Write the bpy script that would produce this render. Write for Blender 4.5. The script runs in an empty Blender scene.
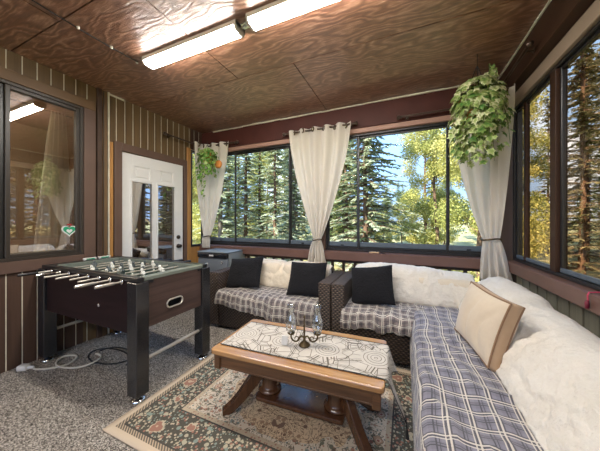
import bpy, bmesh, math, random
from math import pi, sin, cos, radians, sqrt
from mathutils import Vector, Matrix, noise

S = bpy.context.scene
COL = S.collection
V = Vector
RND = random.Random(7)

# ------------------------------------------------------------------ camera
F_PX = 243.6
YAW = math.atan(105 / F_PX)
cam_d = bpy.data.cameras.new('camera')
cam_d.sensor_width = 36.0
cam_d.lens = 36.0 * F_PX / 600
cam_d.shift_y = -4.5 / 600
cam_d.clip_start = 0.02
cam_d.clip_end = 300
cam = bpy.data.objects.new('camera', cam_d)
COL.objects.link(cam)
cam.location = (0, 0, 1.27)
cam.rotation_euler = (pi / 2, 0, YAW)
S.camera = cam
S.view_settings.view_transform = 'Standard'
S.view_settings.look = 'None'
S.view_settings.gamma = 1
S.view_settings.exposure = 0.55
S.view_settings.use_curve_mapping = False
S.cycles.use_denoising = True
S.cycles.max_bounces = 10
S.cycles.transparent_max_bounces = 16
S.cycles.sample_clamp_indirect = 6
S.cycles.caustics_reflective = False
S.cycles.caustics_refractive = False


# ------------------------------------------------------------------ node helper
class NT:
    def __init__(s, name):
        s.m = bpy.data.materials.new(name)
        s.m.use_nodes = True
        s.t = s.m.node_tree
        s.t.nodes.clear()
        s.out = s.t.nodes.new('ShaderNodeOutputMaterial')

    def n(s, typ, **kw):
        nd = s.t.nodes.new(typ)
        ins = kw.pop('ins', {})
        for k, v in kw.items():
            setattr(nd, k, v)
        for k, v in ins.items():
            s.set(nd.inputs[k], v)
        return nd

    def set(s, sock, v):
        if isinstance(v, X):
            v = v.k
        if isinstance(v, bpy.types.NodeSocket):
            s.t.links.new(v, sock)
        elif isinstance(v, (tuple, list)) and len(v) == 3 and sock.type == 'RGBA':
            sock.default_value = (*v, 1)
        else:
            sock.default_value = v

    def math(s, op, a, b=0.0, c=None):
        nd = s.n('ShaderNodeMath', operation=op)
        s.set(nd.inputs[0], a)
        s.set(nd.inputs[1], b)
        if c is not None:
            s.set(nd.inputs[2], c)
        return X(s, nd.outputs[0])

    def coord(s, kind='Object', scale=None):
        k = s.n('ShaderNodeTexCoord').outputs[kind]
        if scale:
            mp = s.n('ShaderNodeMapping', ins={'Vector': k, 'Scale': scale})
            k = mp.outputs[0]
        return k

    def xyz(s, k):
        nd = s.n('ShaderNodeSeparateXYZ', ins={0: k})
        return [X(s, nd.outputs[i]) for i in range(3)]

    def vec(s, a, b, c=0.0):
        nd = s.n('ShaderNodeCombineXYZ', ins={0: a, 1: b, 2: c})
        return nd.outputs[0]

    def noise(s, k, scale, detail=3, rough=0.5, dist=0.0):
        nd = s.n('ShaderNodeTexNoise', ins={'Vector': k, 'Scale': scale, 'Detail': detail, 'Roughness': rough, 'Distortion': dist})
        return X(s, nd.outputs['Fac'])

    def voro(s, k, scale, feature='F1', out='Distance', rnd=1.0):
        nd = s.n('ShaderNodeTexVoronoi', feature=feature, ins={'Vector': k, 'Scale': scale, 'Randomness': rnd})
        return nd.outputs[out]

    def ramp(s, fac, stops, interp='LINEAR'):
        nd = s.n('ShaderNodeValToRGB', ins={0: fac})
        cr = nd.color_ramp
        cr.interpolation = interp
        while len(cr.elements) < len(stops):
            cr.elements.new(0.5)
        for e, (p, c) in zip(cr.elements, stops):
            e.position = p
            e.color = (*c, 1) if len(c) == 3 else c
        return nd.outputs[0]

    def mix(s, fac, a, b):
        nd = s.n('ShaderNodeMix', data_type='RGBA')
        s.set(nd.inputs[0], fac)
        s.set(nd.inputs[6], a)
        s.set(nd.inputs[7], b)
        return nd.outputs[2]

    def bump(s, h, strength=0.5, dist=0.01):
        nd = s.n('ShaderNodeBump', ins={'Strength': strength, 'Distance': dist, 'Height': h})
        return nd.outputs[0]

    def bsdf(s, color, rough=0.6, metal=0.0, normal=None, spec=0.5, **kw):
        nd = s.n('ShaderNodeBsdfPrincipled')
        s.set(nd.inputs['Base Color'], color)
        s.set(nd.inputs['Roughness'], rough)
        s.set(nd.inputs['Metallic'], metal)
        s.set(nd.inputs['Specular IOR Level'], spec)
        for k, v in kw.items():
            s.set(nd.inputs[k.replace('_', ' ')], v)
        if normal is not None:
            s.set(nd.inputs['Normal'], normal)
        s.t.links.new(nd.outputs[0], s.out.inputs[0])
        return nd

    def fin(s, shader):
        s.t.links.new(shader, s.out.inputs[0])
        return s.m


class X:
    def __init__(s, nt, k):
        s.nt, s.k = nt, k

    def __add__(s, o): return s.nt.math('ADD', s, o)
    __radd__ = __add__
    def __sub__(s, o): return s.nt.math('SUBTRACT', s, o)
    def __rsub__(s, o): return s.nt.math('SUBTRACT', o, s)
    def __mul__(s, o): return s.nt.math('MULTIPLY', s, o)
    __rmul__ = __mul__
    def __truediv__(s, o): return s.nt.math('DIVIDE', s, o)
    def abs(s): return s.nt.math('ABSOLUTE', s)
    def sin(s): return s.nt.math('SINE', s)
    def fract(s): return s.nt.math('FRACT', s)
    def floor(s): return s.nt.math('FLOOR', s)
    def lt(s, o): return s.nt.math('LESS_THAN', s, o)
    def gt(s, o): return s.nt.math('GREATER_THAN', s, o)
    def min(s, o): return s.nt.math('MINIMUM', s, o)
    def max(s, o): return s.nt.math('MAXIMUM', s, o)
    def mod(s, o): return s.nt.math('FLOORED_MODULO', s, o)
    def near(s, c, w): return (s - c).abs().lt(w)


MAT = {}


def simple(name, col, rough=0.6, metal=0.0, var=0.0, scale=20, spec=0.5, bump=0.0):
    t = NT(name)
    k = t.coord()
    c = col
    nrm = None
    if var:
        f = t.noise(k, scale, 4)
        c = t.mix(f, tuple(x * (1 - var) for x in col), tuple(min(1, x * (1 + var)) for x in col))
    if bump:
        nrm = t.bump(t.noise(k, scale * 2, 4), bump, 0.005)
    t.bsdf(c, rough, metal, nrm, spec)
    MAT[name] = t.m
    return t.m


def wood(name, dark, light, axis, rough=0.4, scale=14, stretch=0.06, bump=0.15, spec=0.5, coat=0.0, dist=0.6):
    t = NT(name)
    sc = [1.0, 1.0, 1.0]
    sc['xyz'.index(axis)] = stretch
    k = t.coord('Object', tuple(sc))
    f = t.noise(k, scale, 6, 0.62, dist)
    f2 = t.noise(k, scale * 7, 3, 0.6, 0.2)
    g = f * 0.7 + f2 * 0.3
    c = t.ramp(g.k, [(0.3, dark), (0.68, light)])
    t.bsdf(c, rough, 0, t.bump(g.k, bump, 0.004), spec, Coat_Weight=coat, Coat_Roughness=0.15)
    MAT[name] = t.m
    return t.m


# plain materials
simple('black_frame', (0.018, 0.017, 0.017), 0.35, var=0.2)
simple('bronze_frame', (0.045, 0.036, 0.028), 0.4, var=0.2)
simple('rail_grey', (0.10, 0.13, 0.16), 0.4, var=0.15)
simple('trim_brown', (0.135, 0.082, 0.060), 0.5, var=0.18, scale=6)
simple('trim_tan', (0.165, 0.098, 0.046), 0.5, var=0.18, scale=6)
simple('trim_greige', (0.36, 0.275, 0.20), 0.5, var=0.15, scale=6)
simple('trim_pink', (0.42, 0.24, 0.18), 0.5, var=0.12, scale=6)
simple('beam_maroon', (0.080, 0.026, 0.020), 0.5, var=0.3, scale=5, spec=0.25)
simple('beam_brown', (0.050, 0.024, 0.014), 0.5, var=0.3, scale=5, spec=0.25)
simple('strip_cream', (0.80, 0.73, 0.58), 0.6, var=0.35, scale=12)
simple('post_dark', (0.07, 0.04, 0.026), 0.6, var=0.4, scale=9)
simple('sill_brown', (0.15, 0.078, 0.058), 0.38, var=0.25, scale=7)
simple('door_white', (0.80, 0.80, 0.78), 0.35, var=0.03)
simple('brass_dark', (0.05, 0.04, 0.03), 0.35, 0.8)
simple('chrome', (0.75, 0.75, 0.74), 0.14, 1.0)
simple('chrome_warm', (0.66, 0.62, 0.54), 0.28, 0.55)
simple('black_paint', (0.012, 0.012, 0.014), 0.3, var=0.3, scale=30)
simple('leg_black', (0.016, 0.017, 0.020), 0.25, var=0.25, scale=18, spec=0.9)
simple('dark_hollow', (0.004, 0.004, 0.004), 0.9)
simple('rim_grey', (0.20, 0.23, 0.195), 0.22, var=0.15)
simple('pale_plastic', (0.62, 0.58, 0.46), 0.35)
simple('player_white', (0.75, 0.75, 0.68), 0.35)
simple('player_dark', (0.10, 0.12, 0.12), 0.3)
simple('white_plastic', (0.75, 0.73, 0.68), 0.4)
simple('green_plastic', (0.05, 0.35, 0.2), 0.4)
simple('fixture_white', (0.75, 0.72, 0.68), 0.45)
simple('fridge_grey', (0.145, 0.165, 0.19), 0.38, var=0.1, scale=4)
simple('fridge_side', (0.20, 0.22, 0.22), 0.45, var=0.1, scale=4)
simple('fridge_black', (0.012, 0.013, 0.016), 0.18)
simple('terracotta', (0.62, 0.24, 0.05), 0.6, var=0.2)
simple('bark', (0.16, 0.095, 0.06), 0.9, var=0.55, scale=9, bump=0.8)
simple('bark_grey', (0.17, 0.14, 0.115), 0.9, var=0.5, scale=9, bump=0.8)
simple('bronze', (0.13, 0.095, 0.05), 0.35, 0.85, var=0.5, scale=40)
simple('rod_bronze', (0.085, 0.058, 0.045), 0.28, 0.6)
simple('cable_cream', (0.62, 0.58, 0.48), 0.5)
simple('cable_black', (0.015, 0.015, 0.015), 0.5)
simple('cord_pink', (0.55, 0.06, 0.12), 0.6)
simple('cord_red', (0.16, 0.01, 0.03), 0.5)
simple('house_dark', (0.42, 0.31, 0.20), 0.8, var=0.15, scale=3)
simple('pine_block', (0.62, 0.42, 0.24), 0.5, var=0.2)
simple('stem_green', (0.12, 0.16, 0.04), 0.7)
simple('soil', (0.03, 0.02, 0.014), 0.95)
simple('throw_edge', (0.018, 0.017, 0.016), 0.8)
simple('tan_piping', (0.26, 0.15, 0.08), 0.8)
simple('sticker_green', (0.02, 0.36, 0.17), 0.5)
simple('sticker_white', (0.8, 0.8, 0.8), 0.5)
simple('sticker_red', (0.5, 0.05, 0.05), 0.5)
wood('pine', (0.30, 0.13, 0.035), (0.58, 0.30, 0.09), 'z', 0.5, 16)
wood('oak_x', (0.30, 0.135, 0.045), (0.58, 0.32, 0.125), 'x', 0.24, 22, 0.07, 0.08, coat=0.9)
wood('oak_dark', (0.045, 0.017, 0.008), (0.12, 0.05, 0.02), 'z', 0.24, 18, 0.1, 0.08, coat=0.4)
wood('oak_apron', (0.055, 0.022, 0.009), (0.16, 0.072, 0.028), 'x', 0.3, 22, 0.07, 0.08, coat=0.3)
wood('walnut_shaded', (0.010, 0.005, 0.006), (0.026, 0.013, 0.015), 'x', 0.42, 20, 0.05, 0.05, spec=0.3)  # long side panels, their shade put into the wood colour
wood('walnut_lit', (0.045, 0.027, 0.024), (0.12, 0.076, 0.064), 'y', 0.36, 20, 0.05, 0.05)  # end panels, same wood made paler with skylight put into the colour
wood('siding', (0.105, 0.066, 0.029), (0.19, 0.122, 0.056), 'z', 0.5, 12, 0.05, 0.2)
wood('siding_dark', (0.04, 0.022, 0.016), (0.085, 0.045, 0.032), 'z', 0.5, 12, 0.05, 0.2)
wood('siding_olive', (0.13, 0.12, 0.085), (0.26, 0.24, 0.17), 'z', 0.6, 12, 0.05, 0.2)
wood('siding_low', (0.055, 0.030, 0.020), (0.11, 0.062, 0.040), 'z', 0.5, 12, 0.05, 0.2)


def make_emit(name, col, strength):
    t = NT(name)
    e = t.n('ShaderNodeEmission', ins={'Color': col, 'Strength': strength})
    MAT[name] = t.fin(e.outputs[0])


make_emit('house_fill_glow', (1.0, 0.90, 0.75), 75.0)
make_emit('diffuser', (1.0, 0.95, 0.88), 60.0)


def make_glass(name, tint, refl, rough=0.0, fresnel=True, fres=0.7):
    t = NT(name)
    tr = t.n('ShaderNodeBsdfTransparent', ins={'Color': tint})
    gl = t.n('ShaderNodeBsdfGlossy', ins={'Color': (0.95, 0.97, 1.0), 'Roughness': rough})
    mx = t.n('ShaderNodeMixShader')
    if fresnel:
        lw = t.n('ShaderNodeLayerWeight', ins={'Blend': 0.12})
        f = X(t, lw.outputs['Fresnel']) * fres + refl
        t.set(mx.inputs[0], f)
    else:
        mx.inputs[0].default_value = refl
    t.t.links.new(tr.outputs[0], mx.inputs[1])
    t.t.links.new(gl.outputs[0], mx.inputs[2])
    MAT[name] = t.fin(mx.outputs[0])


make_glass('glass_clear', (0.96, 0.98, 0.97), 0.0, fres=0.12)
make_glass('glass_tinted', (0.80, 0.71, 0.60), 0.02, fres=0.25)
make_glass('glass_mirror', (0.55, 0.53, 0.50), 0.5, fresnel=False)
make_glass('glass_house', (0.88, 0.86, 0.82), 0.28, fresnel=False)
make_glass('glass_hurricane', (0.96, 0.98, 0.98), 0.16)


def make_ceiling():
    t = NT('plywood_ceiling')
    k = t.coord('Object', (0.14, 1.0, 1.0))
    warp = t.noise(t.coord('Object', (0.55, 1.6, 1)), 2.6, 3)
    x, y, z = t.xyz(k)
    ring = ((y * 85 + warp * 75 + x * 4).sin() * 0.5 + 0.5)
    f1 = t.noise(k, 40, 6, 0.7, 1.8)
    f2 = t.noise(t.coord('Object', (0.10, 1.0, 1.0)), 120, 4, 0.6, 0.3)
    big = t.noise(t.coord('Object', (0.7, 1.0, 1)), 1.6, 3)
    g = ring * 0.20 + f1 * 0.46 + f2 * 0.34
    c = t.ramp(g.k, [(0.28, (0.075, 0.028, 0.013)), (0.44, (0.195, 0.080, 0.041)), (0.56, (0.32, 0.155, 0.088)), (0.68, (0.58, 0.36, 0.25))])
    c = t.mix((big * 1.6 - 0.5), c, t.mix(0.5, c, (0.22, 0.085, 0.04)))
    kn = X(t, t.voro(t.coord('Object', (0.8, 1.6, 1)), 2.4, 'F1', 'Distance'))
    c = t.mix(kn.lt(0.045), c, (0.05, 0.022, 0.012))
    rr = g * 0.25 + 0.24
    nb = t.bump(g.k, 0.6, 0.010)
    t.bsdf(c, rr, 0, nb, 1.0, Coat_Weight=0.8, Coat_Roughness=0.38, Coat_Normal=nb, Coat_IOR=1.6)
    MAT['plywood_ceiling'] = t.m


def make_carpet():
    t = NT('speckled_carpet')
    k = t.coord()
    v = t.voro(k, 190, 'F1', 'Color')
    s = X(t, t.n('ShaderNodeSeparateColor', ins={0: v}).outputs[0])
    n = t.noise(k, 95, 3, 0.7)
    b = t.noise(k, 2.5, 3)
    g = s * 0.55 + n * 0.55 + b * 0.10
    c = t.ramp(g.k, [(0.30, (0.035, 0.030, 0.027)), (0.52, (0.17, 0.15, 0.13)), (0.66, (0.36, 0.32, 0.27)), (0.88, (0.68, 0.62, 0.54))])
    t.bsdf(c, 0.95, 0, t.bump(g.k, 0.8, 0.012), 0.1)
    MAT['speckled_carpet'] = t.m


def make_wicker():
    t = NT('wicker')
    u, v, _ = t.xyz(t.coord('UV'))
    row = (v / 0.018)
    ph = row.floor().mod(2.0)
    st = ((u / 0.040 + ph * 0.5) * (2 * pi)).sin()
    rowp = (row.fract() - 0.5).abs() * 2
    h = (1 - rowp * rowp) * (st * 0.4 + 0.6)
    nz = t.noise(t.coord('UV', (30, 90, 1)), 1, 2)
    c = t.ramp((h * 0.8 + nz * 0.3).k, [(0.2, (0.004, 0.003, 0.0025)), (0.5, (0.045, 0.027, 0.018)), (1.0, (0.20, 0.135, 0.095))])
    t.bsdf(c, 0.42, 0, t.bump(h.k, 0.9, 0.01), 0.5)
    MAT['wicker'] = t.m


def make_plaid(name, base, base2, P, lw=1.0):
    t = NT(name)
    u, v, _ = t.xyz(t.coord('UV'))

    def stripes(a, p):
        f = (a / p).fract()
        cream = f.near(0.20, 0.034 * lw).max(f.near(0.36, 0.022 * lw))
        dark = f.near(0.28, 0.036).max(f.near(0.72, 0.030)).max(f.near(0.60, 0.016)).max(f.near(0.13, 0.026))
        return cream, dark
    cu, du = stripes(u, P)
    cv, dv = stripes(v, P)
    band = (u / P).fract().near(0.72, 0.2) * 0.5 + (v / P).fract().near(0.72, 0.2) * 0.5
    nz = t.noise(t.coord('UV'), 9, 4)
    c = t.mix(band, base, base2)
    c = t.mix((du.max(dv)) * 0.85, c, (0.015, 0.015, 0.025))
    c = t.mix((cu + cv).min(1.0) * 0.85, c, (0.78, 0.72, 0.60))
    c = t.mix(nz * 0.3, c, (0.30, 0.28, 0.28))
    wv = t.noise(t.coord('UV'), 900, 1)
    t.bsdf(c, 0.75, 0, t.bump(wv.k, 0.25, 0.002), 0.25, Sheen_Weight=0.25)
    MAT[name] = t.m


def make_fleece(name, a, b, bs=0.7, sc=60, sheen=0.25):
    t = NT(name)
    k = t.coord()
    f = t.noise(k, sc, 4, 0.65)
    f2 = t.noise(k, 9, 3)
    c = t.mix(f * 0.6 + f2 * 0.4, a, b)
    t.bsdf(c, 0.95, 0, t.bump((f * 0.8 + f2 * 0.4).k, bs, 0.012), 0.1, Sheen_Weight=sheen)
    MAT[name] = t.m


def make_rug():
    t = NT('persian_rug')
    k = t.coord()
    x, y, _ = t.xyz(k)
    HX, HY = 0.955, 0.685
    d = (HX - x.abs()).min(HY - y.abs())          # distance to the edge
    wob = t.noise(k, 18, 2)
    kk = t.n('ShaderNodeVectorMath', operation='ADD', ins={0: k}).outputs[0]
    # mirrored coordinates make the motifs symmetric like a woven carpet
    m = t.vec(x.abs() + wob * 0.012, y.abs() + wob * 0.012, 0.0)
    # field
    def sep(q, ch):
        return X(t, t.n('ShaderNodeSeparateColor', ins={0: q}).outputs[ch])
    fl = X(t, t.voro(m, 9.5, 'F1', 'Distance', 0.8))
    fr = sep(t.voro(m, 9.5, 'F1', 'Color', 0.8), 0)
    lf = X(t, t.voro(m, 30, 'F1', 'Distance'))
    lfc = sep(t.voro(m, 30, 'F1', 'Color'), 1)
    sm = X(t, t.voro(m, 62, 'F1', 'Distance'))
    smc = sep(t.voro(m, 62, 'F1', 'Color'), 2)
    vine = t.noise(m, 13, 2, 0.5, 2.2)
    cream = (0.68, 0.58, 0.44)
    field = t.mix(smc.gt(0.55) * sm.lt(0.40), cream, t.ramp(smc.k, [(0.55, (0.20, 0.19, 0.13)), (0.7, (0.40, 0.22, 0.15)), (0.84, (0.16, 0.21, 0.20))], 'CONSTANT'))
    field = t.mix(lfc.gt(0.55) * lf.lt(0.42), field, t.ramp(lfc.k, [(0.55, (0.13, 0.14, 0.10)), (0.70, (0.40, 0.20, 0.13)), (0.82, (0.20, 0.26, 0.24)), (0.92, (0.30, 0.11, 0.08))], 'CONSTANT'))
    field = t.mix((vine - 0.5).abs().lt(0.022), field, (0.13, 0.11, 0.075))
    petal = t.ramp(fr.k, [(0.0, (0.36, 0.13, 0.09)), (0.4, (0.17, 0.22, 0.20)), (0.65, (0.46, 0.29, 0.19)), (0.85, (0.10, 0.085, 0.06))], 'CONSTANT')
    rag = (lf - 0.4) * 0.22
    fq = fl + rag
    field = t.mix(fq.lt(0.30), field, (0.10, 0.085, 0.06))
    field = t.mix(fq.lt(0.25), field, petal)
    field = t.mix(fq.lt(0.14), field, (0.62, 0.50, 0.36))
    field = t.mix(fq.lt(0.07), field, (0.30, 0.09, 0.07))
    # middle of the field, tan with dark scrolls
    r = t.math('SQRT', (x * x * 0.45 + y * y))
    lob = t.noise(m, 7, 1)
    med = (r + lob * 0.16).lt(0.40)
    sc = t.noise(m, 17, 2, 0.5, 3.0)
    medc = t.mix((sc - 0.5).abs().lt(0.03), (0.68, 0.50, 0.31), (0.17, 0.10, 0.06))
    medc = t.mix(lfc.gt(0.5) * lf.lt(0.42), medc, t.ramp(lfc.k, [(0.5, (0.16, 0.085, 0.05)), (0.8, (0.33, 0.20, 0.12))], 'CONSTANT'))
    medc = t.mix(fq.lt(0.22), medc, (0.17, 0.095, 0.065))
    field = t.mix(med, field, medc)
    # main border, dark with rosettes
    bl = X(t, t.voro(m, 6.6, 'F1', 'Distance', 0.6)) + rag
    bc = sep(t.voro(m, 6.6, 'F1', 'Color', 0.6), 2)
    bord = t.mix(sm.lt(0.48) * smc.gt(0.2), (0.040, 0.042, 0.034), t.ramp(smc.k, [(0.2, (0.40, 0.37, 0.26)), (0.5, (0.17, 0.23, 0.19)), (0.72, (0.48, 0.40, 0.28)), (0.88, (0.30, 0.13, 0.09))], 'CONSTANT'))
    bord = t.mix(lf.lt(0.40) * lfc.gt(0.55), bord, t.ramp(lfc.k, [(0.55, (0.42, 0.38, 0.27)), (0.75, (0.20, 0.27, 0.23))], 'CONSTANT'))
    bord = t.mix(bl.lt(0.34), bord, (0.50, 0.42, 0.29))
    bord = t.mix(bl.lt(0.29), bord, t.ramp(bc.k, [(0.0, (0.30, 0.135, 0.095)), (0.6, (0.17, 0.23, 0.21))], 'CONSTANT'))
    bord = t.mix(bl.lt(0.12), bord, (0.52, 0.36, 0.24))
    # guard stripes
    tick = sm.lt(0.40) * smc.gt(0.3)
    gs = t.mix(tick, (0.50, 0.40, 0.27), t.ramp(smc.k, [(0.3, (0.17, 0.20, 0.17)), (0.65, (0.34, 0.16, 0.11))], 'CONSTANT'))
    gs2 = t.mix(((x + y) * 150).sin().abs().gt(0.6), (0.52, 0.40, 0.27), (0.12, 0.10, 0.075))
    c = field
    c = t.mix(d.lt(0.335), c, gs)
    c = t.mix(d.lt(0.305), c, (0.028, 0.030, 0.030))
    c = t.mix(d.lt(0.295), c, bord)
    c = t.mix(d.lt(0.085), c, (0.028, 0.030, 0.030))
    c = t.mix(d.lt(0.075), c, gs2)
    c = t.mix(d.lt(0.045), c, (0.62, 0.50, 0.36))
    fine = t.noise(k, 260, 2)
    c = t.mix(fine * 0.4, c, t.mix(0.6, c, (0.48, 0.40, 0.31)))
    t.bsdf(c, 0.95, 0, t.bump(fine.k, 0.4, 0.004), 0.1)
    MAT['persian_rug'] = t.m


def make_runner():
    t = NT('runner_cloth')
    k = t.coord('UV')
    u, v, _ = t.xyz(k)
    wob = t.noise(k, 9, 2)
    e = X(t, t.voro(k, 13, 'DISTANCE_TO_EDGE', 'Distance'))
    e2 = X(t, t.voro(k, 6.5, 'DISTANCE_TO_EDGE', 'Distance'))
    line = e.lt(0.022).max(e2.lt(0.016)).max((e2 - 0.07).abs().lt(0.008))
    # spiral rosettes along the middle
    fu = ((u + 0.07) / 0.30).fract() - 0.5
    rr = t.math('SQRT', (fu * fu * 0.09 + (v - 0.19) * (v - 0.19)))
    ro = (rr + wob * 0.022)
    ring = (ro / 0.021).fract().lt(0.17) * ro.lt(0.105)
    line = line * ro.gt(0.105)
    f = line.max(ring)
    sh = t.noise(k, 14, 2)
    base = t.mix(sh, (0.50, 0.46, 0.40), (0.66, 0.61, 0.54))
    c = t.mix(f * 0.92, base, (0.12, 0.10, 0.075))
    t.bsdf(c, 0.8, 0, t.bump(t.noise(k, 500, 1).k, 0.2, 0.002), 0.2)
    MAT['runner_cloth'] = t.m


def make_curtain():
    t = NT('linen_curtain')
    k = t.coord('UV', (260, 260, 1))
    w = t.noise(k, 1, 2)
    c = t.mix(w, (0.88, 0.83, 0.75), (0.95, 0.92, 0.86))
    d = t.n('ShaderNodeBsdfDiffuse', ins={'Color': c, 'Roughness': 0.5})
    tr = t.n('ShaderNodeBsdfTranslucent', ins={'Color': c})
    mx = t.n('ShaderNodeMixShader', ins={0: 0.5})
    t.t.links.new(d.outputs[0], mx.inputs[1])
    t.t.links.new(tr.outputs[0], mx.inputs[2])
    MAT['linen_curtain'] = t.fin(mx.outputs[0])


def make_leaf(name, dark, mid, pale, transl=0.3, rough=0.45):
    """leaf colour varies leaf by leaf through the 'tint' attribute"""
    t = NT(name)
    a = t.n('ShaderNodeAttribute', attribute_name='tint')
    c = t.ramp(a.outputs['Fac'], [(0.0, dark), (0.5, mid), (1.0, pale)])
    p = t.n('ShaderNodeBsdfPrincipled', ins={'Base Color': c, 'Roughness': rough, 'Specular IOR Level': 0.3})
    tr = t.n('ShaderNodeBsdfTranslucent', ins={'Color': c})
    mx = t.n('ShaderNodeMixShader', ins={0: transl})
    t.t.links.new(p.outputs[0], mx.inputs[1])
    t.t.links.new(tr.outputs[0], mx.inputs[2])
    MAT[name] = t.fin(mx.outputs[0])


def make_ground():
    t = NT('forest_floor')
    k = t.coord()
    f = t.noise(k, 2.2, 6, 0.7)
    f2 = t.noise(k, 22, 4, 0.7)
    c = t.ramp((f * 0.6 + f2 * 0.4).k, [(0.3, (0.16, 0.17, 0.06)), (0.5, (0.36, 0.33, 0.16)), (0.7, (0.55, 0.47, 0.30))])
    t.bsdf(c, 0.95, 0, t.bump(f2.k, 0.8, 0.05), 0.1)
    MAT['forest_floor'] = t.m


def make_field():
    t = NT('playing_field')
    x, y, _ = t.xyz(t.coord())
    line = x.near(0, 0.006).max((t.math('SQRT', x * x + y * y) - 0.11).abs().lt(0.005))
    c = t.mix(line, (0.025, 0.045, 0.036), (0.45, 0.48, 0.42))
    t.bsdf(c, 0.7, 0, None, 0.03)
    MAT['playing_field'] = t.m


make_ceiling(); make_carpet(); make_wicker(); make_rug(); make_runner(); make_curtain(); make_ground(); make_field()
make_plaid('plaid_blue', (0.225, 0.215, 0.265), (0.165, 0.158, 0.20), 0.10)
make_plaid('plaid_taupe', (0.25, 0.20, 0.18), (0.14, 0.11, 0.105), 0.075, 1.3)
make_fleece('fleece', (0.66, 0.60, 0.50), (0.90, 0.86, 0.78), 1.0)
make_fleece('fleece_tan', (0.64, 0.54, 0.40), (0.84, 0.76, 0.62), 0.5, 60)
make_fleece('black_fur', (0.005, 0.005, 0.006), (0.024, 0.024, 0.027), 1.0, 55, 0.06)
make_fleece('cushion_cream', (0.60, 0.49, 0.36), (0.70, 0.60, 0.46), 0.15, 40)
make_fleece('cushion_tan', (0.44, 0.29, 0.17), (0.52, 0.36, 0.22), 0.15, 40)
make_leaf('ivy_leaf', (0.05, 0.17, 0.03), (0.36, 0.47, 0.14), (0.90, 0.88, 0.60), 0.25)
make_leaf('pothos_leaf', (0.05, 0.18, 0.03), (0.20, 0.40, 0.07), (0.60, 0.70, 0.28), 0.22)
make_leaf('needle_dark', (0.16, 0.21, 0.12), (0.42, 0.47, 0.30), (0.70, 0.72, 0.52), 0.42, 0.7)
make_leaf('needle_green', (0.15, 0.20, 0.07), (0.38, 0.43, 0.16), (0.66, 0.66, 0.30), 0.42, 0.7)
make_leaf('needle_brown', (0.11, 0.11, 0.055), (0.30, 0.275, 0.155), (0.58, 0.51, 0.31), 0.38, 0.7)
make_leaf('leaf_yellow', (0.17, 0.20, 0.05), (0.42, 0.42, 0.12), (0.72, 0.64, 0.24), 0.35, 0.6)


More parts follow.
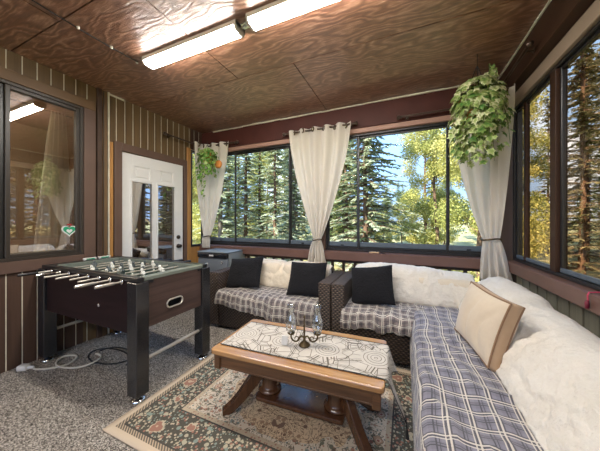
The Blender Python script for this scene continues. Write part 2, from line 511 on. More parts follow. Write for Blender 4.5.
# ------------------------------------------------------------------ mesh builder
class MB:
    def __init__(s):
        s.v, s.f, s.mi, s.sm, s.uv = [], [], [], [], {}
        s.tint = None

    def add(s, verts, faces, mi=0, smooth=False, uvs=None):
        o = len(s.v)
        s.v += [tuple(p) for p in verts]
        for i, f in enumerate(faces):
            if uvs is not None:
                s.uv[len(s.f)] = [uvs[j] for j in f]
            s.f.append(tuple(j + o for j in f))
            s.mi.append(mi)
            s.sm.append(smooth)
        return s

    def bm(s, b, mi=0, smooth=False, M=None):
        b.verts.index_update()
        vs = [(M @ v.co if M else v.co.copy()) for v in b.verts]
        fs = [[v.index for v in f.verts] for f in b.faces]
        b.free()
        return s.add(vs, fs, mi, smooth)

    def box(s, lo, hi, bev=0.0, mi=0, M=None, seg=1):
        lo, hi = V(lo), V(hi)
        b = bmesh.new()
        bmesh.ops.create_cube(b, size=1)
        for v in b.verts:
            v.co = V(((lo[i] + hi[i]) / 2 + v.co[i] * (hi[i] - lo[i])) for i in range(3))
        if bev > 0:
            bev = min(bev, 0.45 * min(abs(hi[i] - lo[i]) for i in range(3)))
            bmesh.ops.bevel(b, geom=b.edges[:], offset=bev, segments=seg, affect='EDGES', profile=0.5)
        return s.bm(b, mi, bev > 0 and seg > 1, M)

    def tube(s, pts, r, n=8, mi=0, cap=True, smooth=True):
        pts = [V(p) for p in pts]
        rr = r if isinstance(r, (list, tuple)) else [r] * len(pts)
        rings = []
        up = None
        for i, p in enumerate(pts):
            d = (pts[min(i + 1, len(pts) - 1)] - pts[max(i - 1, 0)])
            d = d.normalized() if d.length > 1e-9 else V((0, 0, 1))
            if up is None:
                up = d.orthogonal().normalized()
            up = (up - d * up.dot(d))
            up = up.normalized() if up.length > 1e-6 else d.orthogonal().normalized()
            w = d.cross(up)
            rings.append([p + (up * cos(2 * pi * k / n) + w * sin(2 * pi * k / n)) * rr[i] for k in range(n)])
        vs = [q for rg in rings for q in rg]
        fs = []
        for i in range(len(pts) - 1):
            for k in range(n):
                a, b = i * n + k, i * n + (k + 1) % n
                fs.append((a, b, b + n, a + n))
        s.add(vs, fs, mi, smooth)
        if cap:
            o = len(vs)
            s.add(rings[0], [tuple(range(n))[::-1]], mi, False)
            s.add(rings[-1], [tuple(range(n))], mi, False)
        return s

    def lathe(s, prof, c=(0, 0, 0), n=20, mi=0, axis='z', closed=False):
        """prof: list of (radius, height)"""
        c = V(c)
        vs = []
        for r, h in prof:
            for k in range(n):
                a = 2 * pi * k / n
                q = (r * cos(a), r * sin(a), h)
                if axis == 'x':
                    q = (h, r * cos(a), r * sin(a))
                if axis == 'y':
                    q = (r * sin(a), h, r * cos(a))
                vs.append(c + V(q))
        fs = []
        m = len(prof)
        for i in range(m if closed else m - 1):
            j = (i + 1) % m
            for k in range(n):
                fs.append((i * n + k, i * n + (k + 1) % n, j * n + (k + 1) % n, j * n + k))
        s.add(vs, fs, mi, True)
        return s

    def grid(s, fn, nu, nv, mi=0, uvfn=None, smooth=True, flip=False):
        vs, uvs = [], []
        for j in range(nv + 1):
            for i in range(nu + 1):
                u, v = i / nu, j / nv
                vs.append(fn(u, v))
                uvs.append(uvfn(u, v) if uvfn else (u, v))
        fs = []
        for j in range(nv):
            for i in range(nu):
                a = j * (nu + 1) + i
                q = (a, a + 1, a + nu + 2, a + nu + 1)
                fs.append(q[::-1] if flip else q)
        return s.add(vs, fs, mi, smooth, uvs)

    def prism(s, poly, depth, M, mi=0, bev=0.0):
        """poly: 2-D outline, extruded by depth along local z, placed with M"""
        b = bmesh.new()
        vs = [b.verts.new((x, y, 0)) for x, y in poly]
        fc = b.faces.new(vs)
        r = bmesh.ops.extrude_face_region(b, geom=[fc])
        for e in r['geom']:
            if isinstance(e, bmesh.types.BMVert):
                e.co.z += depth
        bmesh.ops.recalc_face_normals(b, faces=b.faces[:])
        if bev:
            bmesh.ops.bevel(b, geom=b.edges[:], offset=bev, segments=2, affect='EDGES', profile=0.5)
        return s.bm(b, mi, False, M)

    def build(s, name, mats, parent=None, off=None, recalc=False, mods=()):
        me = bpy.data.meshes.new(name)
        vs = s.v if off is None else [(a - off[0], b - off[1], c - off[2]) for a, b, c in s.v]
        me.from_pydata(vs, [], s.f)
        if isinstance(mats, str):
            mats = [mats]
        for m in mats:
            me.materials.append(MAT[m])
        me.polygons.foreach_set('material_index', s.mi)
        me.polygons.foreach_set('use_smooth', s.sm)
        uvl = me.uv_layers.new(name='UVMap')
        for p in me.polygons:
            if p.index in s.uv:
                for li, c in zip(p.loop_indices, s.uv[p.index]):
                    uvl.data[li].uv = c
            else:
                n = p.normal
                ax = max(range(3), key=lambda i: abs(n[i]))
                for li in p.loop_indices:
                    c = me.vertices[me.loops[li].vertex_index].co
                    uvl.data[li].uv = ((c.y, c.z), (c.x, c.z), (c.x, c.y))[ax]
        if s.tint is not None:
            at = me.attributes.new('tint', 'FLOAT', 'POINT')
            at.data.foreach_set('value', s.tint)
        if recalc:
            b = bmesh.new()
            b.from_mesh(me)
            bmesh.ops.recalc_face_normals(b, faces=b.faces[:])
            b.to_mesh(me)
            b.free()
        me.update()
        o = bpy.data.objects.new(name, me)
        COL.objects.link(o)
        if parent is not None:
            o.parent = parent
        for kind, kw in mods:
            md = o.modifiers.new(kind.lower(), kind)
            for k, v in kw.items():
                setattr(md, k, v)
        return o


def thing(name, label, cat, loc=(0, 0, 0), rz=0.0, group=None):
    o = bpy.data.objects.new(name, None)
    COL.objects.link(o)
    o.location = loc
    o.rotation_euler = (0, 0, rz)
    o.empty_display_size = 0.1
    return tag(o, label, cat, group)


def tag(o, label, cat, group=None, kind=None):
    o['label'] = label
    o['category'] = cat
    if group:
        o['group'] = group
    if kind:
        o['kind'] = kind
    return o


def struct(o):
    o['kind'] = 'structure'
    return o


def root_struct(name, loc=(0, 0, 0)):
    o = bpy.data.objects.new(name, None)
    COL.objects.link(o)
    o.location = loc
    return struct(o)


def dup(o, loc=None, rz=None, label=None, scale=None):
    def cp(a, par):
        c = a.copy()
        COL.objects.link(c)
        c.parent = par
        for ch in list(a.children):
            cp(ch, c)
        return c
    c = cp(o, None)
    if loc is not None:
        c.location = loc
    if rz is not None:
        c.rotation_euler[2] = rz
    if scale is not None:
        c.scale = scale
    if label:
        c['label'] = label
    return c


def nz(x, y=0.0, z=0.0):
    return noise.noise(V((x, y, z)))


def sstep(a, b, x):
    t = max(0, min(1, (x - a) / (b - a)))
    return t * t * (3 - 2 * t)


# ------------------------------------------------------------------ room shell
XL, YB, XR = -3.09, 3.12, 0.97
CEIL = 2.72
Y0 = -2.6      # rear of the porch, behind the camera

b = MB(); b.box((XL - 0.3, Y0 - 0.3, -0.12), (XR + 0.3, YB + 0.2, 0))
struct(b.build('floor', 'speckled_carpet'))

# ceiling: plywood sheets with dark seams between them
b = MB()
xs = [XL - 0.4, -0.94, 1.4]
ys = [Y0 - 0.5, -1.51, -0.29, 0.932, 2.03, YB + 0.4]
g = 0.004
for j in range(len(ys) - 1):
    if j == 2:
        cut = [XL - 0.4, -2.3, 0.14, 1.4]
    elif j == 3:
        cut = [XL - 0.4, -1.56, 0.88, 1.4]
    else:
        cut = xs
    for i in range(len(cut) - 1):
        b.box((cut[i] + g, ys[j] + g, CEIL), (cut[i + 1] - g, ys[j + 1] - g, CEIL + 0.02))
b.box((XL - 0.4, Y0 - 0.5, CEIL + 0.021), (1.4, YB + 0.4, CEIL + 0.16), mi=1)
struct(b.build('ceiling', ['plywood_ceiling', 'dark_hollow']))


def boards_x(b, x, y0, y1, z0, z1, pitch=0.095, ph=0.905, gap=0.0085, th=0.006, mi_board=0, mi_gap=1):
    """upright boards on a wall facing +x, thin pale gaps between them"""
    b.box((x - 0.05, y0, z0), (x - th * 0.45, y1, z1), mi=mi_gap)
    k = math.floor((y0 - ph) / pitch)
    y = ph + k * pitch
    while y < y1:
        a, c = max(y + gap / 2, y0), min(y + pitch - gap / 2, y1)
        if c - a > 0.004:
            b.box((x - th, a, z0), (x, c, z1), mi=mi_board)
        y += pitch


# left wall: siding around the window, the door and the side light
b = MB()
WZ0, WZ1 = 0.925, 2.455
WY0, WY1 = 0.10, 1.44
DY0, DY1, DZ = 1.815, 2.66, 2.10
SY0, SY1 = 2.82, 3.075
def lw(y0, y1, z0, z1, mi=0):
    boards_x(b, XL, y0, y1, z0, z1, mi_board=mi)
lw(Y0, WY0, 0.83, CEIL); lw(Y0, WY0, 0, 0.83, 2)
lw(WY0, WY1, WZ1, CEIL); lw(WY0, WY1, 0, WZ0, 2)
lw(WY1, DY0, 0, CEIL)
lw(DY0, DY1, DZ, CEIL)
lw(DY1, SY0 + 0.01, 0, CEIL)
lw(SY0 + 0.01, YB + 0.05, 2.40, CEIL, 3)
b.box((XL - 0.05, SY0 + 0.01, 0), (XL, YB + 0.05, 0.86), mi=4)
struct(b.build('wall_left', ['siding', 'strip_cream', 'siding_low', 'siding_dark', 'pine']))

# dark inside of the house, behind the left wall
b = MB()
HX0, HX1, HY0, HY1 = -4.9, XL - 0.12, -1.6, 2.76
b.box((HX0 - 0.1, HY0, -0.1), (HX0, HY1, 2.7)); b.box((HX0, HY0, -0.1), (HX1, HY0 + 0.1, 2.7)); b.box((HX0, HY1 - 0.05, -0.1), (XL - 0.055, HY1, 2.7))
b.box((HX0, HY0 + 0.1, -0.1), (HX1, HY1 - 0.05, -0.02)); b.box((HX0, HY0 + 0.1, 2.62), (HX1, HY1 - 0.05, 2.7))
b.box((XL - 0.14, HY0, -0.05), (XL - 0.055, WY0 - 0.02, 2.7)); b.box((XL - 0.14, WY1 + 0.02, -0.05), (XL - 0.055, DY0 - 0.02, 2.7))
b.box((XL - 0.14, WY0, -0.05), (XL - 0.055, WY1, 0.85)); b.box((XL - 0.14, WY0, 2.5), (XL - 0.055, DY1, 2.7))
struct(b.build('wall_house', 'house_dark'))


def frame_x(b, x0, x1, y0, y1, z0, z1, w, mi=0, bev=0.003):
    b.box((x0, y0, z0), (x1, y0 + w, z1), bev, mi); b.box((x0, y1 - w, z0), (x1, y1, z1), bev, mi)
    b.box((x0, y0 + w, z0), (x1, y1 - w, z0 + w), bev, mi); b.box((x0, y0 + w, z1 - w), (x1, y1 - w, z1), bev, mi)


def frame_y(b, y0, y1, x0, x1, z0, z1, w, mi=0, bev=0.003, wb=None):
    wb = wb or w
    b.box((x0, y0, z0), (x0 + w, y1, z1), bev, mi); b.box((x1 - w, y0, z0), (x1, y1, z1), bev, mi)
    b.box((x0 + w, y0, z0), (x1 - w, y1, z0 + wb), bev, mi); b.box((x0 + w, y0, z1 - w), (x1 - w, y1, z1), bev, mi)


# window_1: the house window in the left wall
w1 = root_struct('window_1', (XL, 1.17, 1.69))
off = w1.location
b = MB(); frame_x(b, XL - 0.06, XL + 0.012, WY0, WY1, WZ0, WZ1, 0.028)
b.build('window_frame', 'bronze_frame', w1, off)
b = MB(); frame_x(b, XL - 0.045, XL + 0.002, 0.90, WY1 - 0.028, WZ0 + 0.028, WZ1 - 0.028, 0.030)
b.build('sash', 'bronze_frame', w1, off)
b = MB(); frame_x(b, XL - 0.055, XL - 0.02, WY0 + 0.028, 0.90, WZ0 + 0.028, WZ1 - 0.028, 0.03)
b.build('sash', 'black_frame', w1, off)
b = MB(); b.box((XL - 0.026, 0.93, WZ0 + 0.056), (XL - 0.020, WY1 - 0.056, WZ1 - 0.056))
b.build('pane', 'glass_house', w1, off)
b = MB(); b.box((XL - 0.040, WY0 + 0.05, WZ0 + 0.056), (XL - 0.034, 0.872, WZ1 - 0.056))
b.build('pane', 'glass_house', w1, off)
# its casing boards
b = MB()
b.box((XL, Y0, WZ1), (XL + 0.022, 1.545, WZ1 + 0.095), 0.003)
struct(b.build('trim_1', 'trim_tan'))
b = MB(); b.box((XL, WY1, 0.83), (XL + 0.022, 1.545, WZ1 - 0.001), 0.003)
struct(b.build('trim_2', 'trim_brown'))
b = MB(); b.box((XL, Y0, 0.825), (XL + 0.026, WY1 - 0.001, WZ0 - 0.001), 0.003)
struct(b.build('trim_3', 'trim_brown'))

# unseen lamp added to brighten the house inside, and a curtain seen through the glass
hl = thing('house_fill_lamp', 'added unseen lamp brightening the house inside behind the left wall', 'ceiling light', (-4.1, 0.35, 2.60))
b = MB(); b.lathe([(0, -0.01), (0.20, -0.01), (0.21, 0.0), (0, 0.0)], (0, 0, 0), 24); b.build('base_plate', 'fixture_white', hl)
b = MB(); b.lathe([(0, -0.09), (0.10, -0.08), (0.17, -0.05), (0.19, -0.012)], (0, 0, 0), 24); b.build('lamp_shade', 'house_fill_glow', hl)
hc = thing('house_curtain', 'pale gathered curtain hanging inside the house behind the left window glass', 'curtain', (XL - 0.30, 1.36, 0.80))
def hcf(u, v):
    q = 1 - v
    wd = 0.12 + 0.22 * q ** 0.8
    y = (u - 0.5) * wd - 0.03 * q
    return V((0.028 * sin(u * 2 * pi * 4.5 + 0.8 * v) + 0.01 * nz(u * 6, v * 3), y, v * 1.62))
b = MB(); b.grid(hcf, 60, 40, uvfn=lambda u, v: (u * 0.7, v * 1.6)); b.build('curtain_panel', 'linen_curtain', hc, mods=[('SOLIDIFY', {'thickness': 0.0025, 'offset': 0})])
b = MB(); b.tube([(0, -0.9, 1.615), (0, 0.12, 1.615)], 0.009, 8); b.build('rod', 'bronze', hc)

# heart-shaped sticker on the glass
stk = thing('heart_sticker', 'green heart-shaped sticker on the lower right of the big left window', 'sticker', (XL - 0.019, 1.335, 1.175))
def heart(s):
    pts = []
    for i in range(36):
        a = 2 * pi * i / 36
        pts.append((s * 16 * sin(a) ** 3 / 17, s * (13 * cos(a) - 5 * cos(2 * a) - 2 * cos(3 * a) - cos(4 * a)) / 17))
    return pts
MY = Matrix(((0, 0, 1, 0), (1, 0, 0, 0), (0, 1, 0, 0), (0, 0, 0, 1)))   # local xy -> world yz, local z -> x
b = MB(); b.prism(heart(0.066), 0.0012, MY); b.build('sticker_border', 'sticker_white', stk)
b = MB(); b.prism(heart(0.052), 0.0012, Matrix.Translation((0.0013, 0, 0.002)) @ MY); b.build('sticker_face', 'sticker_green', stk)
b = MB(); b.prism(heart(0.026), 0.001, Matrix.Translation((0.0027, 0, -0.006)) @ MY); b.build('emblem', 'sticker_white', stk)
b = MB(); b.box((0.0005, -0.018, 0.052), (0.003, 0.018, 0.066)); b.build('sticker_tab', 'sticker_red', stk)

# dark post, pine edge and corner bead between window and door
b = MB(); b.box((XL, 1.555, 0), (XL + 0.035, 1.60, CEIL), 0.004)
struct(b.build('trim_4', 'post_dark'))
b = MB(); b.box((XL, 1.603, 0), (XL + 0.028, 1.655, CEIL), 0.004)
struct(b.build('trim_5', 'trim_tan'))
b = MB(); b.box((XL, 1.66, 0.0), (XL + 0.034, 1.672, CEIL), 0.002); b.box((XL, 1.672, 2.70), (XL + 0.012, 1.84, CEIL), 0.002)
struct(b.build('trim_6', 'strip_cream'))
b = MB(); b.box((XL, 1.676, 0), (XL + 0.024, 1.715, 2.17), 0.003)
struct(b.build('trim_7', 'pine'))
# thin loose wire stapled down the post
b = MB(); b.tube([(XL + 0.045, 1.607 + 0.006 * nz(i * 0.8), 2.7 - i * 0.12) for i in range(16)], 0.003, 6)
tag(b.build('thin_wire', 'cable_black'), 'thin black wire running down the post beside the left window', 'wire')

# door_1 with two panels and two tall glazed lights
b = MB()
b.box((XL, 1.728, 0), (XL + 0.026, 1.812, DZ + 0.095), 0.004); b.box((XL, 1.812, DZ), (XL + 0.026, 2.745, DZ + 0.095), 0.004)
b.box((XL, 2.69, 0), (XL + 0.026, 2.745, DZ), 0.004)
struct(b.build('trim_8', 'trim_brown'))
b = MB(); b.box((XL, 2.748, 0), (XL + 0.03, 2.812, 2.40), 0.004)
struct(b.build('trim_9', 'pine'))
b = MB(); b.box((XL - 0.05, DY1 - 0.004, 0), (XL + 0.012, 2.688, DZ), 0.002)
struct(b.build('trim_10', 'post_dark'))
d1 = root_struct('door_1', (XL, 2.23, 0))
off = d1.location.copy()
def dbox(b, y0, y1, z0, z1, x0=-0.045, x1=-0.005, bev=0.002):
    b.box((XL + x0, y0, z0), (XL + x1, y1, z1), bev)
b = MB()
a0, a1 = DY0 + 0.006, DY1 - 0.008
G = [(1.925, 2.195), (2.255, 2.52)]
P = [(1.965, 2.165), (2.30, 2.495)]
zt, zb = 1.765, 0.32
dbox(b, a0, G[0][0], 0.01, DZ - 0.006); dbox(b, G[1][1], a1, 0.01, DZ - 0.006)
dbox(b, G[0][1], G[1][0], 0.01, zt)
dbox(b, G[0][0], G[1][1], zt, 1.80); dbox(b, G[0][0], G[1][1], 1.955, DZ - 0.006)
dbox(b, G[0][0], P[0][0], 1.80, 1.955); dbox(b, P[0][1], P[1][0], 1.80, 1.955); dbox(b, P[1][1], G[1][1], 1.80, 1.955)
dbox(b, G[0][0], G[0][1], 0.01, zb); dbox(b, G[1][0], G[1][1], 0.01, zb)
for p in P:
    dbox(b, p[0], p[1], 1.80, 1.955, -0.04, -0.018, 0)
    dbox(b, p[0] + 0.025, p[1] - 0.025, 1.822, 1.933, -0.03, -0.008, 0.006)
b.build('door_slab', 'door_white', d1, off)
for g0 in G:
    b = MB(); frame_x(b, XL - 0.008, XL + 0.008, g0[0] - 0.012, g0[1] + 0.012, zb - 0.012, zt + 0.012, 0.022, bev=0.004)
    mo = b.build('glazing_bead', 'door_white', d1, off)
    b = MB(); b.box((XL - 0.027, g0[0] + 0.005, zb + 0.005), (XL - 0.021, g0[1] - 0.005, zt - 0.005))
    b.build('pane', 'glass_mirror', d1, off)
b = MB(); b.lathe([(0.0, 0.052), (0.024, 0.05), (0.028, 0.035), (0.02, 0.024), (0.011, 0.02), (0.011, 0.006), (0.031, 0.005), (0.031, -0.005), (0, -0.005)], (XL, 2.575, 0.905), 18, axis='x')
b.build('door_knob', 'brass_dark', d1, off)
b = MB(); b.lathe([(0.0, 0.02), (0.02, 0.02), (0.028, 0.008), (0.028, -0.005), (0, -0.005)], (XL, 2.575, 1.035), 18, axis='x'); b.box((XL + 0.018, 2.571, 1.02), (XL + 0.032, 2.579, 1.05), 0.002)
b.build('deadbolt', 'brass_dark', d1, off)

AJAR = radians(2.8)      # the door stands slightly ajar, hinged on the side nearer the big window
d1.rotation_euler[2] = -AJAR
d1.location = (XL + 0.41 * sin(AJAR) + 0.002, 1.82 + 0.41 * cos(AJAR), 0)

# window_2: narrow light between door and corner
w2 = root_struct('window_2', (XL, 2.95, 1.6))
off = w2.location
b = MB(); frame_x(b, XL - 0.05, XL + 0.01, SY0 + 0.01, SY1 + 0.04, 0.865, 2.39, 0.03)
b.build('window_frame', 'black_frame', w2, off)
b = MB(); b.box((XL - 0.028, SY0 + 0.03, 0.89), (XL - 0.022, SY1 + 0.02, 2.37))
b.build('pane', 'glass_clear', w2, off)

# back wall: posts, header beam, trims, sill, pickets below
b = MB(); b.box((XL - 0.05, YB - 0.055, 2.43), (XR + 0.1, YB + 0.10, CEIL), 0.004)
struct(b.build('trim_11', 'beam_maroon'))
b = MB(); b.box((XL + 0.02, YB - 0.035, 2.372), (0.93, YB + 0.06, 2.429), 0.004)
struct(b.build('trim_12', 'trim_pink'))
b = MB()
xx = XL + 0.25
while xx < 0.78:      # ragged pale strip along the ceiling edge
    L = RND.uniform(0.10, 0.3)
    z = 2.700 + RND.uniform(-0.004, 0.004)
    b.box((xx, YB - 0.075, z), (min(xx + L, 0.80), YB - 0.056, z + RND.uniform(0.009, 0.016)))
    xx += L - 0.002
struct(b.build('trim_13', 'strip_cream'))
b = MB(); b.box((XL - 0.02, YB - 0.11, 0.775), (0.93, YB + 0.06, 0.885), 0.006)
struct(b.build('trim_14', 'sill_brown'))
# posts of the back wall
b = MB()
b.box((-1.085, YB + 0.0, 0), (-0.975, YB + 0.09, 2.45), 0.004); b.box((0.855, YB - 0.02, 0), (XR + 0.06, YB + 0.09, 2.45), 0.004)
b.box((XL - 0.06, YB + 0.0, 0), (XL + 0.04, YB + 0.09, 2.45), 0.004)
struct(b.build('wall_back', 'trim_brown'))
# low railing under the sill: dark upright pickets with open gaps
b = MB()
x = XL + 0.12
while x < 0.85:
    b.box((x, YB + 0.0, 0.0), (x + 0.034, YB + 0.03, 0.775)); x += 0.148
b.box((XL, YB - 0.02, 0.735), (0.9, YB + 0.04, 0.775)); b.box((XL, YB - 0.01, 0.0), (0.9, YB + 0.06, 0.30))
struct(b.build('baseboard_back', 'post_dark'))


def back_window(name, x0, x1, m1, m2):
    w = root_struct(name, ((x0 + x1) / 2, YB + 0.03, 1.64))
    off = w.location
    z0, z1 = 0.886, 2.371
    b = MB(); frame_y(b, YB + 0.005, YB + 0.075, x0, x1, z0, z1, 0.026, wb=0.034)
    b.build('window_frame', 'black_frame', w, off)
    cuts = [x0 + 0.026, m1, m2, x1 - 0.026]
    for i in range(3):
        a, c = cuts[i], cuts[i + 1]
        yy = YB + (0.038 if i == 1 else 0.018)
        b = MB()
        frame_y(b, yy, yy + 0.022, a - (0.018 if i else 0), c + (0.018 if i < 2 else 0), z0 + 0.034, z1 - 0.026, 0.024, wb=0.024)
        sa = b.build('sash', 'black_frame', w, off)
        b = MB(); b.box((a + 0.008, yy + 0.002, z0 + 0.058), (c - 0.008, yy + 0.02, z0 + 0.115), 0.003)
        b.build('bottom_rail', 'rail_grey', sa)
        for q in sa.children:
            q.data.transform(Matrix.Translation(-off))
        b = MB(); b.box((a, yy + 0.009, z0 + 0.05), (c, yy + 0.014, z1 - 0.045))
        b.build('pane', 'glass_clear', sa, off)
        if i != 1:
            b = MB(); b.box(((a + c) / 2 - 0.02, yy - 0.008, z0 + 0.065), ((a + c) / 2 + 0.02, yy + 0.004, z0 + 0.08), 0.002)
            b.build('latch', 'black_paint', sa, off)
    return w


back_window('window_3', XL + 0.045, -1.086, -2.48, -1.51)
back_window('window_4', -0.974, 0.854, -0.55, 0.44)

# right wall: beam, trim, sill, boards, window
b = MB(); b.box((0.875, Y0, 2.47), (XR + 0.12, YB - 0.056, CEIL), 0.004)
struct(b.build('trim_15', 'beam_brown'))
b = MB(); b.box((0.945, Y0, 2.362), (XR + 0.08, YB - 0.036, 2.469), 0.004)
struct(b.build('trim_16', 'trim_greige'))
b = MB()
yy = -1.0
while yy < YB - 0.08:
    L = RND.uniform(0.25, 0.6)
    z = 2.702 + RND.uniform(-0.002, 0.002)
    b.box((0.862, yy, z), (0.874, min(yy + L, YB - 0.076), z + 0.012)); yy += L - 0.002
struct(b.build('trim_17', 'strip_cream'))
b = MB(); b.box((0.905, Y0, 0.785), (XR + 0.06, YB - 0.111, 0.885), 0.006)
struct(b.build('trim_18', 'sill_brown'))
b = MB()
y = Y0
b.box((XR + 0.0, Y0, 0), (XR + 0.05, YB, 0.3), mi=1)
b.box((XR + 0.03, Y0, 0.3), (XR + 0.06, 2.93, 0.785), mi=1)
while y < 2.9:
    b.box((XR - 0.005, y, 0.0), (XR + 0.028, y + 0.115, 0.784), 0.002); y += 0.135
b.box((XR - 0.01, 2.99, 0.0), (XR + 0.06, YB, 0.784), mi=1)
b.box((XR + 0.0, Y0, 0.76), (XR + 0.06, 3.0, 0.785), mi=1)
struct(b.build('wall_right', ['siding_olive', 'post_dark']))
w5 = root_struct('window_5', (XR + 0.03, 1.2, 1.62))
off = w5.location
z0, z1 = 0.886, 2.361
b = MB(); frame_x(b, XR + 0.0, XR + 0.07, Y0, 3.02, z0, z1, 0.026)
b.build('window_frame', 'black_frame', w5, off)
MULL = [(2.27, 2.345), (0.60, 0.675), (-1.0, -0.93)]
edges = [3.02 - 0.026] + [q for m in MULL for q in (m[1], m[0])] + [Y0 + 0.026]
for m in MULL:
    b = MB(); b.box((XR - 0.004, m[0], z0 + 0.026), (XR + 0.06, m[1], z1 - 0.026), 0.003)
    b.build('mullion', 'beam_brown', w5, off)
for i in range(0, len(edges), 2):
    c, a = edges[i], edges[i + 1]
    b = MB(); frame_x(b, XR + 0.018, XR + 0.042, a, c, z0 + 0.026, z1 - 0.026, 0.022)
    b.box((XR + 0.014, a + 0.01, z0 + 0.03), (XR + 0.03, c - 0.01, z0 + 0.06), 0.003, mi=1)
    sa = b.build('sash', ['black_frame', 'rail_grey'], w5, off)
    b = MB(); b.box((XR + 0.028, a + 0.01, z0 + 0.04), (XR + 0.033, c - 0.01, z1 - 0.04))
    b.build('pane', 'glass_tinted', sa, off)
# inner sash stile near the corner
b = MB(); b.box((XR + 0.012, 2.78, z0 + 0.026), (XR + 0.045, 2.82, z1 - 0.026), 0.003)
b.build('stile', 'beam_brown', w5, off)

# rear wall of the porch, behind the camera, with a wide window opening
b = MB()
b.box((XL - 0.05, Y0 - 0.12, 0), (XR + 0.1, Y0, 0.85)); b.box((XL - 0.05, Y0 - 0.12, 2.4), (XR + 0.1, Y0, CEIL))
for x in (XL - 0.05, -1.1, XR - 0.05):
    b.box((x, Y0 - 0.12, 0.85), (x + 0.15, Y0, 2.4))
struct(b.build('wall_rear', 'trim_tan'))


# ------------------------------------------------------------------ ceiling lights and cable
def light(name, x0, x1, y, label, end=True):
    w, h = 0.108, 0.064
    t = thing(name, label, 'ceiling light', ((x0 + x1) / 2, y, CEIL), group='white wraparound ceiling lights')
    L = (x1 - x0) / 2
    b = MB(); b.box((-L, -w / 2 - 0.004, -0.036), (L, w / 2 + 0.004, -0.001), 0.003)
    b.build('base_plate', 'fixture_white', t)
    prof = [(-w / 2, -0.0345), (-w / 2, -h * 0.62), (-w / 2 * 0.78, -h * 0.92), (-w * 0.2, -h), (w * 0.2, -h), (w / 2 * 0.78, -h * 0.92), (w / 2, -h * 0.62), (w / 2, -0.0345)]
    b = MB()
    vs = [(sx, p[0], p[1]) for sx in (-L + 0.018, L - 0.018) for p in prof]
    n = len(prof)
    b.add(vs, [(i, i + 1, n + i + 1, n + i) for i in range(n - 1)], 0, True)
    b.build('diffuser', 'diffuser', t, recalc=True)
    for sx in (-1, 1):
        b = MB()
        M = Matrix.Translation((sx * L - (0.018 if sx > 0 else 0), 0, 0)) @ Matrix(((0, 0, 1, 0), (1, 0, 0, 0), (0, 1, 0, 0), (0, 0, 0, 1)))
        b.prism([(p[0] * 1.03, p[1] * 1.03 if p[1] < -0.0348 else -0.001) for p in prof], 0.018, M)
        b.build('end_cap', 'fixture_white', t)
    return t


light('ceiling_light', -2.13, -1.115, 1.475, 'white ceiling light nearer the left wall, in the middle of the ceiling')
light('ceiling_light', -1.02, 0.07, 1.465, 'white ceiling light cut off by the top edge of the photo')
light('ceiling_light', -2.20, -1.115, -1.45, 'added unseen white light at the rear of the porch, nearer the house')  # rear pair added out of view to brighten the sides facing the camera
light('ceiling_light', -1.02, 0.07, -1.45, 'added unseen white light at the rear of the porch, nearer the right windows')

b = MB()
b.tube([(-1.115, 1.475, CEIL - 0.03), (-1.09, 1.47, CEIL - 0.03), (-1.067, 1.46, CEIL - 0.03), (-1.045, 1.467, CEIL - 0.03), (-1.02, 1.465, CEIL - 0.03)], 0.012, 8)
b.box((-1.095, 1.44, CEIL - 0.035), (-1.04, 1.495, CEIL), 0.004)
tag(b.build('junction_box', 'chrome'), 'small metal junction joining the two ceiling lights', 'junction box')

cw = thing('ceiling_cable', 'thin dark cable clipped along the ceiling from the left end of the light', 'cable', (-2.245, 1.0, CEIL))
b = MB(); b.tube([(0.02, 0.45, -0.008), (0.0, 0.25, -0.006), (-0.005, 0.03, -0.007), (0.005, -0.2, -0.006), (0.02, -0.7, -0.006), (0.03, -1.6, -0.006)], 0.0045, 6)
b.build('cord', 'cable_black', cw)
for y in (0.45, 0.24, 0.015):
    b = MB(); b.lathe([(0.0, -0.018), (0.008, -0.016), (0.011, -0.004), (0.011, 0.0)], (0.004, y, 0), 10)
    b.box((-0.012, y - 0.004, -0.006), (0.018, y + 0.004, 0.0), 0.001)
    b.build('cable_clip', 'white_plastic', cw)


# ------------------------------------------------------------------ curtain rods, curtains
def rod(name, pts, label, finials, brackets, rr=0.011):
    c = V(pts[0])
    t = thing(name, label, 'curtain rod', c)
    loc = [V(p) - c for p in pts]
    b = MB(); b.tube(loc, rr, 10); b.build('rod', 'rod_bronze', t)
    for i in finials:
        p = loc[i]
        d = (loc[i] - loc[1 if i == 0 else i - 1]).normalized()
        b = MB()
        b.tube([p, p + d * 0.012, p + d * 0.02, p + d * 0.035, p + d * 0.05, p + d * 0.056], [rr, rr * 1.5, rr * 1.2, 0.025, 0.021, 0.005], 12)
        b.build('finial', 'rod_bronze', t)
    for q, n in brackets:
        q = V(q) - c
        n = V(n)
        b = MB()
        b.tube([q, q + n * 0.3, q + n], 0.006, 8)
        b.tube([q + n * 0.93, q + n], 0.022, 12)
        b.build('bracket', 'rod_bronze', t)
    return t


